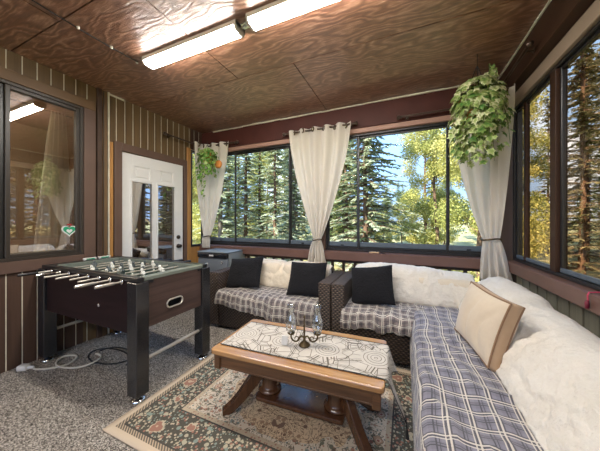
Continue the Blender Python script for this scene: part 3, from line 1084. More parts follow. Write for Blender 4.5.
ZR = 2.465
rod('curtain_rod', [(-1.50, 3.0, ZR), (-0.585, 3.0, ZR)], 'dark curtain rod carrying the middle curtain on the back beam', (0, 1),
    [((-1.46, 3.0, ZR), (0, 0.063, 0)), ((-0.62, 3.0, ZR), (0, 0.063, 0))])
rod('curtain_rod', [(XL + 0.085, 2.36, ZR), (XL + 0.085, 2.98, ZR)], 'dark curtain rod on the left wall above the white door', (0,),
    [((XL + 0.085, 2.43, ZR), (-0.083, 0, 0))])
rod('curtain_rod', [(-2.36, 3.0, ZR), (-2.99, 3.0, ZR)], 'dark curtain rod on the back beam at the left corner', (0,),
    [((-2.40, 3.0, ZR), (0, 0.063, 0))])
rod('curtain_rod', [(-0.03, 3.0, 2.455), (0.80, 3.0, 2.455)], 'dark curtain rod on the back beam left of the big ivy', (0,),
    [((0.02, 3.0, 2.455), (0, 0.063, 0))])
rod('curtain_rod', [(0.815, 2.28, 2.53), (0.815, 2.98, 2.50)], 'dark curtain rod on the right-hand beam with a round finial', (0,),
    [((0.815, 2.33, 2.527), (0.06, 0, 0))])


def curtain(name, label, path, tie, bottom_z, tiew, flare, waves, seed, nrm, g_exp=1.5, grommets=6, amp=0.03, tdir=None, flare_shift=0.0):
    """path: list of 3-D points of the heading; gathers at tie, flares below"""
    c = V(tie)
    t = thing(name, label, 'curtain', (c.x, c.y, bottom_z))
    base = V((c.x, c.y, bottom_z))
    P = [V(p) for p in path]
    L = [0]
    for a, d in zip(P, P[1:]):
        L.append(L[-1] + (d - a).length)
    tot = L[-1]
    def top(s):
        x = s * tot
        for i in range(len(P) - 1):
            if x <= L[i + 1] or i == len(P) - 2:
                return P[i].lerp(P[i + 1], (x - L[i]) / (L[i + 1] - L[i]))
    tdir = V(tdir).normalized() if tdir else (P[-1] - P[0]).normalized()
    n = V(nrm).normalized()
    ztop = P[0].z
    ft = (ztop - c.z) / (ztop - bottom_z)
    def fn(s, v):
        q = top(s)
        ds = (top(min(1, s + 0.02)) - top(max(0, s - 0.02))).normalized()
        ln = V((ds.y, -ds.x, 0))
        if ln.dot(n) < 0:
            ln = -ln
        if v <= ft:
            t_ = v / ft
            g = t_ ** g_exp
            p = V((0, 0, 0))
            tgt = c + tdir * ((s - 0.5) * tiew)
            h = q.lerp(tgt, g)
            p = V((h.x, h.y, ztop + (c.z - ztop) * t_))
            # pull-in sag: side edges hang lower where they sweep to the tie
            nn = ln.lerp(n, g)
            a = amp * (1 - 0.35 * g)
            fold = sin(2 * pi * waves * s + 0.6 * sin(3 * t_ + seed)) * a + nz(s * 9 + seed, t_ * 1.5) * 0.03 * (0.3 + t_) * (1 - t_ * 0.3)
            if t_ > 0.9:
                fold *= 1 - (t_ - 0.9) * 5
            p += nn * fold
        else:
            t_ = (v - ft) / (1 - ft)
            wd = tiew + flare * (t_ ** 0.75)
            p = c + tdir * ((s - 0.5) * wd + flare_shift * t_)
            p = V((p.x, p.y, c.z + (bottom_z - c.z) * t_))
            a = amp * (0.5 + 0.6 * t_)
            p += n * (sin(2 * pi * waves * s + seed) * a + nz(s * 7 + seed, t_ * 2 + 5) * 0.03)
        return p - base
    H = ztop - bottom_z
    b = MB(); b.grid(fn, waves * 14, 64, uvfn=lambda u, v: (u * tot * 1.4, v * H))
    b.build('curtain_panel', 'linen_curtain', t, mods=[('SOLIDIFY', {'thickness': 0.0025, 'offset': 0})])
    # tieback band round the gathered cloth
    b = MB()
    pts = []
    for i in range(25):
        a = 2 * pi * i / 24
        pts.append(c + tdir * (cos(a) * (tiew / 2 + 0.012)) + n * (sin(a) * (amp * 0.55 + 0.018)) + V((0, 0, 0.008 * sin(a * 2))) - base)
    b.tube(pts, 0.008, 8, cap=False)
    b.tube([pts[20] + V((0, 0, -0.01)), pts[20] + V((0, 0, 0.028))], 0.009, 8)
    b.build('tieback', 'bronze', t)
    for i in range(grommets):
        s = (i + 0.5) / grommets
        q = fn(s, 0.018)
        ds = (top(min(1, s + 0.02)) - top(max(0, s - 0.02))).normalized()
        ln = V((ds.y, -ds.x, 0))
        if ln.dot(n) < 0:
            ln = -ln
        b = MB()
        R = 0.026
        up = V((0, 0, 1))
        sd = ds.lerp(ln, 0.45).normalized()
        b.tube([q + ln * 0.004 + (sd * cos(2 * pi * k / 16) + up * sin(2 * pi * k / 16)) * R for k in range(17)], 0.0085, 6, cap=False)
        b.build('grommet', 'bronze', t)
    return t


curtain('curtain', 'cream grommet curtain tied in the middle of the back windows behind the sofas',
        [(-1.45, 3.0, 2.495), (-0.61, 3.0, 2.495)], (-1.045, 2.985, 1.03), 0.70, 0.10, 0.17, 5, 1.3, (0, -1, 0), tdir=(1, 0, 0), amp=0.034)
curtain('curtain', 'cream curtain tied back in the left corner behind the grey fridge',
        [(-2.985, 2.80, 2.495), (-2.955, 2.98, 2.495), (-2.48, 3.0, 2.495)], (-2.86, 2.93, 1.03), 0.848, 0.12, 0.02, 4, 2.2, (0.35, -1, 0), tdir=(1, 0.2, 0), grommets=5)
curtain('curtain', 'cream curtain tied back in the right corner under the large ivy',
        [(0.47, 2.985, 2.43), (0.76, 2.97, 2.43), (0.835, 2.60, 2.43)], (0.775, 2.93, 1.09), 0.68, 0.13, 0.13, 4, 4.1, (-0.5, -1, 0), tdir=(1, -0.25, 0), grommets=5, g_exp=1.9, flare_shift=0.03)


# ------------------------------------------------------------------ leafy plants
def leaf_shape(size, lobes=False):
    if lobes:
        o = [(0, 0), (0.42, -0.12), (0.36, 0.22), (0.56, 0.42), (0.2, 0.55), (0, 1.0), (-0.2, 0.55), (-0.56, 0.42), (-0.36, 0.22), (-0.42, -0.12)]
    else:
        o = [(0, 0), (0.25, -0.06), (0.45, 0.22), (0.32, 0.62), (0, 1.0), (-0.32, 0.62), (-0.45, 0.22), (-0.25, -0.06)]
    return [V((x * size, y * size, -abs(x) * size * 0.25 - y * y * size * 0.18)) for x, y in o]


def add_leaf(b, p, out, size, tint, rng, lobes):
    """leaf hanging at p, face looking along out"""
    out = (V(out) + V((rng.uniform(-.5, .5), rng.uniform(-.5, .5), rng.uniform(-.1, .7)))).normalized()
    dn = V((rng.uniform(-.9, .9), rng.uniform(-.9, .9), -1)).normalized()
    dn = (dn - out * dn.dot(out))
    dn = dn.normalized() if dn.length > 1e-3 else out.orthogonal().normalized()
    sd = dn.cross(out)
    sh = leaf_shape(size, lobes)
    mid = V((0, 0.45 * size, 0.02 * size))
    pts = [mid] + sh
    vs = [p + sd * q.x + dn * q.y + out * q.z for q in pts]
    n = len(sh)
    b.add(vs, [(0, i + 1, (i + 1) % n + 1) for i in range(n)], 0, True)
    # pale rim, greener midrib
    b.tint += [max(0, tint - 0.30)] + [min(1, tint + (0.18 if i else -0.2)) for i in range(n)]


def hanging_plant(name, label, loc, pot_r, pot_h, pot_mat, strands, leaf_mat, size, seed, hang_to, lobes, dome, pot_loc=(0, 0, 0)):
    rng = random.Random(seed)
    t = thing(name, label, 'hanging plant', loc)
    pl = V(pot_loc)
    b = MB(); b.lathe([(0, -pot_h), (pot_r * 0.72, -pot_h), (pot_r, 0), (pot_r * 1.06, 0.002), (pot_r * 1.06, 0.02), (pot_r * 0.94, 0.02), (pot_r * 0.9, -0.01), (0, -0.01)], pl, 24)
    pot = b.build('pot', pot_mat, t)
    b = MB()
    for k in range(3):
        a = 2 * pi * k / 3 + 0.4
        b.tube([pl + V((cos(a) * pot_r, sin(a) * pot_r, 0.01)), pl + V((0, 0, hang_to * 0.75)), pl + V((0, 0, hang_to))], 0.003, 5)
    b.build('hanger', 'cable_black', t)
    lf, st = MB(), MB()
    lf.tint = []
    for (a, r1, zend, n) in strands:
        p0 = pl + V((cos(a) * pot_r * 0.5, sin(a) * pot_r * 0.5, 0.0))
        p1 = pl + V((cos(a) * (pot_r + 0.02), sin(a) * (pot_r + 0.02), 0.06 + rng.uniform(0, 0.05)))
        p2 = pl + V((cos(a) * r1, sin(a) * r1, zend * 0.25))
        p3 = pl + V((cos(a) * r1 * 1.02 + rng.uniform(-.03, .03), sin(a) * r1 * 1.02 + rng.uniform(-.03, .03), zend))
        pts = []
        for i in range(9):
            u = i / 8
            q = p0 * (1 - u) ** 3 + p1 * 3 * u * (1 - u) ** 2 + p2 * 3 * u * u * (1 - u) + p3 * u ** 3
            pts.append(q)
        st.tube(pts, 0.0025, 4)
        for i in range(n):
            u = rng.uniform(0.12, 1)
            q = p0 * (1 - u) ** 3 + p1 * 3 * u * (1 - u) ** 2 + p2 * 3 * u * u * (1 - u) + p3 * u ** 3
            q += V((rng.gauss(0, .025), rng.gauss(0, .025), rng.gauss(0, .02)))
            o = V((cos(a), sin(a), 0.25))
            add_leaf(lf, q, o, size * rng.uniform(0.7, 1.25), rng.betavariate(1.6, 1.8), rng, lobes)
    for i in range(dome[0]):
        a, e = rng.uniform(0, 2 * pi), rng.uniform(0, 1)
        r = dome[1] * sqrt(1 - e * e) * rng.uniform(0.75, 1.0)
        q = pl + V((cos(a) * r, sin(a) * r, dome[2] * e))
        add_leaf(lf, q, V((cos(a), sin(a), 0.6)), size * rng.uniform(0.7, 1.2), rng.betavariate(1.8, 1.6), rng, lobes)
    st.build('stems', 'stem_green', t)
    lf.build('foliage', leaf_mat, t)
    return t


rng = random.Random(5)
S1 = []
for k in range(40):
    a = 2 * pi * k / 40 + rng.uniform(-.08, .08)
    S1.append((a, rng.uniform(0.10, 0.215), rng.uniform(-0.55, -0.18), rng.randint(18, 26)))
for a in (3.6, 3.9, 5.0, 4.5, 4.3):
    S1.append((a, rng.uniform(0.10, 0.2), rng.uniform(-0.60, -0.5), 18))
for a in (0.6, 0.75, 0.5):
    S1.append((a, 0.13, 0.34, 12))
hanging_plant('hanging_ivy', 'large variegated ivy hanging from the ceiling in the right back corner', (0.575, 2.55, 2.31), 0.13, 0.14, 'terracotta', S1, 'ivy_leaf', 0.056, 3, CEIL - 2.31, True, (240, 0.20, 0.20))
S2 = []
for k in range(16):
    a = 2 * pi * k / 16 + rng.uniform(-.15, .15)
    S2.append((a, rng.uniform(0.07, 0.15), rng.uniform(-0.42, -0.16), rng.randint(12, 17)))
S2.append((4.4, 0.06, -0.66, 30)); S2.append((4.9, 0.08, -0.55, 18)); S2.append((4.0, 0.07, -0.48, 14))
hanging_plant('hanging_pothos', 'small trailing green plant in an orange pot hung on the left corner curtain', (-2.66, 2.74, 2.24), 0.075, 0.11, 'terracotta', S2, 'pothos_leaf', 0.046, 9, 0.2, False, (50, 0.13, 0.10))
# orange half-pot behind its leaves
for o in [q for q in bpy.data.objects if q.name.startswith('hanging_pothos')]:
    b = MB(); b.lathe([(0, 0.0), (0.05, 0.0), (0.060, 0.015), (0.055, 0.035), (0.0, 0.04)], (0.155, 0.04, -0.14), 20, axis='y')
    b.build('pot', 'terracotta', o)


# ------------------------------------------------------------------ mini fridge
fr = thing('mini_fridge', 'grey mini fridge with a black control band behind the foosball table', 'fridge', (-2.47, 2.86, 0), radians(4))
b = MB(); b.box((-0.25, -0.20, 0.03), (0.25, 0.20, 0.83), 0.012, seg=2); b.build('cabinet', 'fridge_side', fr)
b = MB(); b.box((-0.245, -0.245, 0.05), (0.245, -0.205, 0.755), 0.015, seg=2)
dr = b.build('door', 'fridge_grey', fr)
b = MB(); b.lathe([(0, -0.006), (0.018, -0.005), (0.02, 0), (0, 0.002)], (0.16, -0.246, 0.70), 16, axis='y'); b.build('emblem', 'chrome', dr)
b = MB(); b.box((-0.25, -0.262, 0.757), (0.25, -0.203, 0.828), 0.02, seg=3); cb = b.build('control_band', 'fridge_black', fr)
b = MB(); b.box((-0.035, -0.264, 0.785), (0.035, -0.2615, 0.805)); b.build('badge', 'white_plastic', cb)
b = MB(); b.box((-0.255, -0.25, 0.829), (0.255, 0.205, 0.842), 0.006, seg=2); b.build('top', 'fridge_side', fr)
for sx in (-1, 1):
    for sy in (-1, 1):
        b = MB(); b.lathe([(0, 0), (0.02, 0), (0.02, 0.035), (0, 0.035)], (sx * 0.2, sy * 0.16, 0), 12); b.build('foot', 'black_paint', fr)


# ------------------------------------------------------------------ foosball table
ft = thing('foosball_table', 'dark foosball table with black legs and chrome rods by the left window', 'table', (-2.37, 1.43, 0))
x0, x1, y0, y1 = -0.665, 0.665, -0.325, 0.325        # outer body
TOP = 0.87
b = MB(); b.box((x0 + 0.02, y0 + 0.004, 0.465), (x1 - 0.02, y0 + 0.03, TOP - 0.03), 0.002); b.build('side_panel', 'walnut_shaded', ft)
b = MB(); b.box((x0 + 0.02, y1 - 0.03, 0.465), (x1 - 0.02, y1 - 0.004, TOP - 0.03), 0.002); b.build('side_panel', 'walnut_shaded', ft)
b = MB(); b.box((x0 + 0.005, y0 + 0.03, 0.50), (x0 + 0.03, y1 - 0.03, TOP - 0.03), 0.002); b.build('end_panel', 'walnut_lit', ft)
# right end panel with an oval ball return
b = MB()
MX = Matrix(((0, 0, 1, x1 - 0.03), (1, 0, 0, 0), (0, 1, 0, 0), (0, 0, 0, 1)))
def stadium(cx, cy, w, h, n=10):
    r = h / 2
    pts = [(cx + w / 2 - r + r * cos(a), cy + r * sin(a)) for a in [-pi / 2 + pi * i / n for i in range(n + 1)]]
    return pts + [(cx - w / 2 + r + r * cos(a), cy + r * sin(a)) for a in [pi / 2 + pi * i / n for i in range(n + 1)]]
ho = stadium(-0.02, 0.618, 0.145, 0.062)
pb = bmesh.new()
ov = [pb.verts.new((x, y, 0)) for x, y in [(y0 + 0.03, 0.50), (y1 - 0.03, 0.50), (y1 - 0.03, TOP - 0.03), (y0 + 0.03, TOP - 0.03)]]
iv = [pb.verts.new((x, y, 0)) for x, y in ho]
oe = [pb.edges.new((ov[i], ov[(i + 1) % 4])) for i in range(4)]
ie = [pb.edges.new((iv[i], iv[(i + 1) % len(iv)])) for i in range(len(iv))]
bmesh.ops.triangle_fill(pb, use_beauty=True, edges=oe + ie)
r_ = bmesh.ops.extrude_face_region(pb, geom=pb.faces[:])
for e in r_['geom']:
    if isinstance(e, bmesh.types.BMVert):
        e.co.z += 0.025
bmesh.ops.recalc_face_normals(pb, faces=pb.faces[:])
b.bm(pb, 0, False, MX)
ep = b.build('end_panel', 'walnut_lit', ft)
b = MB()
ring = [V((x1 - 0.003, p[0], p[1])) for p in ho]
b.tube(ring + [ring[0]], 0.0065, 8, cap=False); br = b.build('ball_return', 'chrome_warm', ft)
b = MB(); b.box((x1 - 0.10, -0.11, 0.575), (x1 - 0.035, 0.07, 0.66)); b.build('return_cup', 'dark_hollow', br)
# rims
b = MB(); b.box((x0, y0, TOP - 0.03), (x1, y0 + 0.05, TOP), 0.004); b.build('top_rail', 'black_paint', ft)
b = MB(); b.box((x0, y1 - 0.05, TOP - 0.03), (x1, y1, TOP), 0.004); b.build('top_rail', 'black_paint', ft)
b = MB(); b.box((x0, y0 + 0.05, TOP - 0.03), (x0 + 0.10, y1 - 0.05, TOP), 0.004); b.build('top_rail', 'black_paint', ft)
b = MB(); b.box((x1 - 0.05, y0 + 0.05, TOP - 0.03), (x1, y1 - 0.05, TOP), 0.004); b.build('top_rail', 'rim_grey', ft)  # right rail alone is paler, reflected light put into its colour
for ys_ in (y0 + 0.05, y1 - 0.065):      # pale inner walls
    b = MB(); b.box((x0 + 0.10, ys_, 0.765), (x1 - 0.05, ys_ + 0.015, TOP - 0.004), 0.002); b.build('inner_wall', 'rim_grey', ft)
for xs_ in (x0 + 0.10, x1 - 0.065):
    b = MB(); b.box((xs_, y0 + 0.065, 0.765), (xs_ + 0.015, y1 - 0.065, TOP - 0.002), 0.002); b.build('inner_wall', 'rim_grey', ft)
b = MB(); b.box((x0 + 0.04, y0 + 0.032, 0.75), (x1 - 0.032, y1 - 0.032, 0.765)); b.build('playing_field', 'playing_field', ft)
# legs with levelling feet
for sx in (-1, 1):
    for sy in (-1, 1):
        cx, cy = sx * 0.632, sy * 0.297
        b = MB(); b.box((cx - 0.052, cy - 0.046, 0.045), (cx + 0.052, cy + 0.046, TOP - 0.031), 0.004)
        lg = b.build('leg', 'leg_black', ft)
        b = MB(); b.lathe([(0, 0), (0.050, 0), (0.052, 0.008), (0.040, 0.018), (0.016, 0.026), (0.014, 0.046)], (cx, cy, 0), 18)
        b.build('levelling_foot', 'chrome', lg)
for sx in (-1, 1):
    b = MB(); b.tube([(sx * 0.632, -0.25, 0.265), (sx * 0.632, 0.25, 0.265)], 0.014, 10); b.build('stretcher', 'chrome_warm', ft)
b = MB(); b.box((x1 - 0.02, y0 + 0.05, TOP - 0.05), (x1 + 0.004, y0 + 0.12, TOP - 0.031), 0.003); b.build('corner_bracket', 'black_paint', ft)
b = MB(); b.box((x1 - 0.02, y1 - 0.11, TOP - 0.05), (x1 + 0.004, y1 - 0.05, TOP - 0.031), 0.003); b.build('corner_bracket', 'black_paint', ft)
b = MB(); b.lathe([(0, -0.004), (0.010, -0.003), (0.012, 0.0)], (0.2, y0 + 0.004, 0.62), 10, axis='y'); b.build('screw_cap', 'chrome_warm', ft)
# player figure, built once and copied
pm = MB()
pm.box((-0.012, -0.015, -0.014), (0.012, 0.015, 0.020), 0.004); pm.box((-0.006, -0.008, -0.062), (0.006, 0.008, -0.012), 0.003); pm.box((-0.009, -0.010, -0.075), (0.009, 0.010, -0.060), 0.003)
pm.lathe([(0, 0.018), (0.010, 0.022), (0.013, 0.032), (0.009, 0.044), (0, 0.048)], (0, 0, 0), 10)
counts = [1, 2, 3, 5, 5, 3, 2, 1]
teams = [0, 0, 1, 0, 1, 0, 1, 1]
yend = [0.90, 0.955, 0.95, 0.96, 0.985, 0.97, 0.895, 0.94]
grip = {0: 'black_paint', 1: 'chrome', 6: 'chrome_warm', 7: 'chrome_warm'}
protos = {}
for i in range(8):
    rx = -2.85 + 0.14 * i + 2.37
    e0 = yend[i] - 1.43
    e1 = e0 + 0.99
    zr = 0.832
    b = MB(); b.tube([(rx, e0, zr), (rx, e1, zr)], 0.0075, 8)
    rd = b.build('rod', 'chrome_warm', ft)
    for yy in (y0 - 0.004, y1 + 0.004):
        b = MB(); b.lathe([(0.008, -0.006), (0.017, -0.006), (0.019, 0.0), (0.017, 0.006), (0.008, 0.006)], (rx, yy, zr), 14, axis='y'); b.build('bearing', 'chrome', rd)
    if i in grip:
        b = MB(); b.tube([(rx, e0 - 0.004, zr), (rx, e0 + 0.01, zr), (rx, e0 + 0.10, zr), (rx, e0 + 0.115, zr)], [0.0105, 0.012, 0.0115, 0.009], 10)
        b.build('handle', grip[i], rd)
    else:
        b = MB(); b.tube([(rx, e1 - 0.11, zr), (rx, e1 + 0.004, zr)], 0.015, 10); b.build('handle', 'black_paint', rd)
    for k in range(counts[i]):
        yy = (k - (counts[i] - 1) / 2) * (0.105 if counts[i] > 3 else 0.16)
        if teams[i] not in protos:
            q = MB(); q.v, q.f, q.mi, q.sm = list(pm.v), list(pm.f), list(pm.mi), list(pm.sm)
            po = q.build('player', 'player_white' if teams[i] else 'player_dark', rd)
            protos[teams[i]] = po
        else:
            po = protos[teams[i]].copy(); COL.objects.link(po); po.parent = rd
        po.location = (rx, yy, zr)
        po.rotation_euler = (0, RND.uniform(-0.7, 0.7), 0)
# score counters on the far rail end
for yy, m in ((0.02, 'white_plastic'), (0.15, 'white_plastic')):
    b = MB(); b.box((x0 + 0.03, yy - 0.055, TOP), (x0 + 0.065, yy + 0.055, TOP + 0.022), 0.004)
    sc = b.build('score_counter', m, ft)
    b = MB(); b.box((x0 + 0.064, yy - 0.035, TOP + 0.006), (x0 + 0.067, yy + 0.035, TOP + 0.018)); b.build('counter_face', 'green_plastic', sc)


# ------------------------------------------------------------------ extension cord by the wall
ec = thing('extension_cord', 'cream extension cord with a white plug coiled under the foosball table', 'cord', (-2.95, 0.99, 0))
b = MB(); b.box((-0.075, -0.025, 0.0), (0.0, 0.03, 0.045), 0.01, seg=2, M=Matrix.Rotation(0.5, 4, 'Z')); b.tube([(0, 0.0, 0.022), (0.045, 0.02, 0.022)], [0.016, 0.01], 8)
b.build('plug', 'white_plastic', ec)
pts = []
for i in range(60):
    u = i / 59
    a = u * 2 * pi * 1.6
    pts.append(V((0.04 + 0.30 * u + 0.13 * sin(a), 0.02 + 0.22 * u + 0.10 * (1 - cos(a)) - 0.06 * u, 0.008 + 0.006 * abs(sin(a * 1.7)))))
b = MB(); b.tube(pts, 0.008, 7); b.build('cord', 'cable_cream', ec)
pts = [V((0.10 + 0.28 * cos(2 * pi * i / 40) * (1 - i * 0.005) + 0.2, 0.26 + 0.12 * sin(2 * pi * i / 40) + i * 0.001, 0.007 + 0.008 * (i % 40 > 30))) for i in range(62)]
b = MB(); b.tube(pts, 0.006, 6)
tag(b.build('power_cable', 'cable_black', off=(0, 0, 0)), 'black power cable looped on the carpet under the foosball table', 'cable').location = (-2.83, 1.10, 0)


# ------------------------------------------------------------------ rug
b = MB()
RL = (-0.725, 1.565)
def rugf(u, v):
    x, y = (u - 0.5) * 1.91, (v - 0.5) * 1.37
    return V((x, y, 0.010 + 0.0025 * nz(x * 3, y * 3)))
b.grid(rugf, 60, 44)
ro = b.build('area_rug', 'persian_rug', mods=[('SOLIDIFY', {'thickness': 0.008, 'offset': -1})])
ro.location = (RL[0], RL[1], 0)
tag(ro, 'persian style patterned rug with dark flowered border under the wooden coffee table', 'rug')


# ------------------------------------------------------------------ coffee table
ct = thing('coffee_table', 'oak coffee table with pedestal legs standing on the patterned rug', 'table', (-0.632, 1.49, 0.012), radians(2.6))
TX, TY, TZ = 0.53, 0.262, 0.438
b = MB()
def rrect(hx, hy, r, n=5):
    pts = []
    for cx, cy, a0_ in ((hx - r, hy - r, 0), (-hx + r, hy - r, pi / 2), (-hx + r, -hy + r, pi), (hx - r, -hy + r, 1.5 * pi)):
        pts += [(cx + r * cos(a0_ + pi / 2 * i / n), cy + r * sin(a0_ + pi / 2 * i / n)) for i in range(n + 1)]
    return pts
b.prism(rrect(TX, TY, 0.025), 0.030, Matrix.Translation((0, 0, TZ - 0.030)), 0, 0.006)
b.build('table_top', 'oak_x', ct)
b = MB(); b.prism(rrect(TX - 0.012, TY - 0.012, 0.02), 0.018, Matrix.Translation((0, 0, TZ - 0.048)), 0, 0.004)
b.build('edge_moulding', 'oak_apron', ct)
ax, ay, az0, az1 = TX - 0.04, TY - 0.04, TZ - 0.118, TZ - 0.046
for sy in (-1, 1):
    b = MB(); b.box((-ax, sy * ay - 0.011, az0), (ax, sy * ay + 0.011, az1), 0.002); b.box((-ax, sy * ay - 0.014, az0), (ax, sy * ay + 0.014, az0 + 0.012), 0.003)
    b.build('apron', 'oak_apron', ct)
for sx in (-1, 1):
    b = MB(); b.box((sx * ax - 0.011, -ay + 0.012, az0), (sx * ax + 0.011, ay - 0.012, az1), 0.002)
    b.build('apron', 'oak_apron', ct)
    for sy in (-1, 1):
        b = MB(); b.box((sx * ax - 0.022, sy * ay - 0.022, az0 - 0.012), (sx * ax + 0.022, sy * ay + 0.022, az1), 0.004)
        b.build('corner_block', 'oak_apron', ct)
b = MB(); b.prism(rrect(0.30, 0.105, 0.03), 0.028, Matrix.Translation((0, 0, 0.062)), 0, 0.006)
b.build('stretcher_shelf', 'oak_dark', ct)
for sx in (-1, 1):
    b = MB(); b.lathe([(0, 0.0905), (0.078, 0.0905), (0.080, 0.100), (0.078, 0.110), (0.064, 0.116), (0.058, 0.126), (0.056, 0.20), (0.056, 0.322), (0, 0.322)], (sx * 0.235, 0, 0), 24)
    b.build('pedestal', 'oak_dark', ct)
    b = MB(); b.box((sx * 0.235 - 0.06, -0.20, 0.305), (sx * 0.235 + 0.06, 0.20, 0.3215), 0.004); b.build('cleat', 'oak_dark', ct)
    for sy in (-1, 1):
        d = V((sx * 0.235, sy * 0.205, 0))
        L = d.length
        d.normalize()
        # sabre leg in the plane (d, z): outline then extruded sideways
        top = [(0.02, 0.315), (0.06, 0.300), (0.115, 0.245), (0.165, 0.175), (0.215, 0.11), (0.265, 0.06), (L + 0.005, 0.026), (L + 0.005, 0.0)]
        bot = [(L - 0.055, 0.0), (0.225, 0.022), (0.17, 0.068), (0.115, 0.125), (0.065, 0.175), (0.02, 0.20)]
        n_ = V((-d.y, d.x, 0))
        o_ = V((sx * 0.235, 0, 0)) + n_ * -0.026
        M = Matrix(((d.x, 0, n_.x, o_.x), (d.y, 0, n_.y, o_.y), (0, 1, 0, 0), (0, 0, 0, 1)))
        b = MB(); b.prism(top + bot, 0.052, M, 0, 0.005)
        b.build('leg', 'oak_dark', ct, recalc=True)

# table runner
tr = thing('table_runner', 'cream table runner with thin dark lines lying along the coffee table', 'table runner', (-0.632, 1.49, 0.45), radians(2.6))
RW = 0.192
def runf(u, v):
    y = (v - 0.5) * 2 * RW
    s = u * 1.32
    hang_x = TX + 0.012
    run = hang_x + 0.505
    if s < run - 0.02:
        return V((-0.505 + s, y, 0.0035 + 0.001 * nz(s * 14, y * 14)))
    if s < run + 0.02:
        a = (s - run + 0.02) / 0.04 * pi / 2
        return V((hang_x - 0.014 + 0.016 * sin(a), y, 0.0035 - 0.016 * (1 - cos(a))))
    h = s - run - 0.004
    lim = 0.06 + 0.10 * abs(y / RW) ** 1.3 + (0.05 if y < -RW * 0.8 else 0)
    h = h / (1.32 - run) * lim
    k = h / 0.2
    return V((hang_x + 0.004 + 0.022 * sin(v * pi * 3 + 0.5) * k + 0.07 * k, y - 0.02 * k * (y / RW), 0.0035 - 0.014 - h))
b = MB(); b.grid(runf, 90, 24, uvfn=lambda u, v: (u * 1.32, v * 2 * RW))
b.build('runner_cloth', 'runner_cloth', tr)
for v in (0.0, 1.0):
    b = MB(); b.grid(lambda u, w: runf(u, v + (w * 0.022 if v == 0 else -w * 0.022)) + V((0, 0, 0.0012)) + (V((0.002, 0, 0)) if u > 0.78 else V((0, 0, 0))), 90, 1)
    b.build('dark_border', 'throw_edge', tr)
b = MB(); b.grid(lambda u, w: runf(0.985 + 0.015 * w, u) + V((0.002, 0, 0.0)), 24, 1); b.build('dark_border', 'throw_edge', tr)
tp = runf(1.0, 0.02)
b = MB(); b.tube([tp, tp + V((0.004, 0, -0.03))], 0.004, 6); b.tube([tp + V((0.004, 0, -0.03)), tp + V((0.006, 0, -0.075))], [0.005, 0.009], 8)
b.build('tassel', 'throw_edge', tr)

# candelabra with two hurricane glasses
cd = thing('candelabra', 'bronze two-arm candle holder with clear glass chimneys on the table runner', 'candle holder', (-0.605, 1.475, 0.4555), radians(20))
b = MB(); b.lathe([(0, 0), (0.036, 0), (0.038, 0.006), (0.030, 0.012), (0.026, 0.02), (0.014, 0.028), (0.010, 0.036)], (0, 0, 0), 20); b.build('base', 'bronze', cd)
b = MB(); b.lathe([(0.010, 0.034), (0.007, 0.05), (0.012, 0.058), (0.006, 0.066), (0.005, 0.12), (0.0085, 0.128), (0.005, 0.136), (0.0045, 0.18), (0.008, 0.186), (0.005, 0.195), (0, 0.205)], (0, 0, 0), 12); b.build('stem', 'bronze', cd)
for s in (-1, 1):
    pts = [V((s * x, 0, z)) for x, z in ((0.004, 0.052), (0.018, 0.062), (0.030, 0.052), (0.038, 0.034), (0.056, 0.026), (0.075, 0.034), (0.086, 0.052), (0.086, 0.074))]
    fine = []
    for i in range(len(pts) - 1):
        for k in range(4):
            a_, b_, c_, d_ = pts[max(i - 1, 0)], pts[i], pts[i + 1], pts[min(i + 2, len(pts) - 1)]
            u = k / 4
            fine.append(0.5 * ((2 * b_) + (c_ - a_) * u + (2 * a_ - 5 * b_ + 4 * c_ - d_) * u * u + (3 * b_ - a_ - 3 * c_ + d_) * u ** 3))
    fine.append(pts[-1])
    b = MB(); b.tube(fine, 0.0055, 8)
    # small scroll curling off the arm
    b.tube([V((s * (0.05 + 0.012 * cos(a)), 0, 0.046 + 0.012 * sin(a))) for a in [i * 0.45 for i in range(11)]], 0.003, 6)
    ar = b.build('arm', 'bronze', cd)
    b = MB(); b.lathe([(0.004, 0.068), (0.020, 0.074), (0.026, 0.082), (0.024, 0.086), (0.014, 0.084), (0.012, 0.100), (0, 0.100)], (s * 0.086, 0, 0), 16); b.build('candle_cup', 'bronze', ar)
    prof = [(0.022, 0.086), (0.028, 0.10), (0.036, 0.125), (0.037, 0.145), (0.030, 0.175), (0.021, 0.205), (0.018, 0.228), (0.021, 0.248), (0.027, 0.262)]
    b = MB(); b.lathe(prof + [(r - 0.0025, z) for r, z in prof[::-1]], (s * 0.086, 0, 0), 24, closed=True); b.build('glass_chimney', 'glass_hurricane', cd)
b = MB(); b.prism([(-0.02, 0), (0.02, 0), (0.02, 0.058), (-0.02, 0.058)], 0.012, Matrix.Translation((-0.728, 1.435, 0.456)) @ Matrix.Rotation(radians(15), 4, 'Z') @ Matrix.Rotation(radians(84), 4, 'X'), 0, 0.001)
tag(b.build('white_card', 'white_plastic'), 'small white card standing left of the candle holder', 'card')


# ------------------------------------------------------------------ wicker sofas
def wbox(name, lo, hi, parent, off, mat='wicker', bev=0.008):
    b = MB(); b.box(lo, hi, bev, seg=2)
    return b.build(name, mat, parent, off)


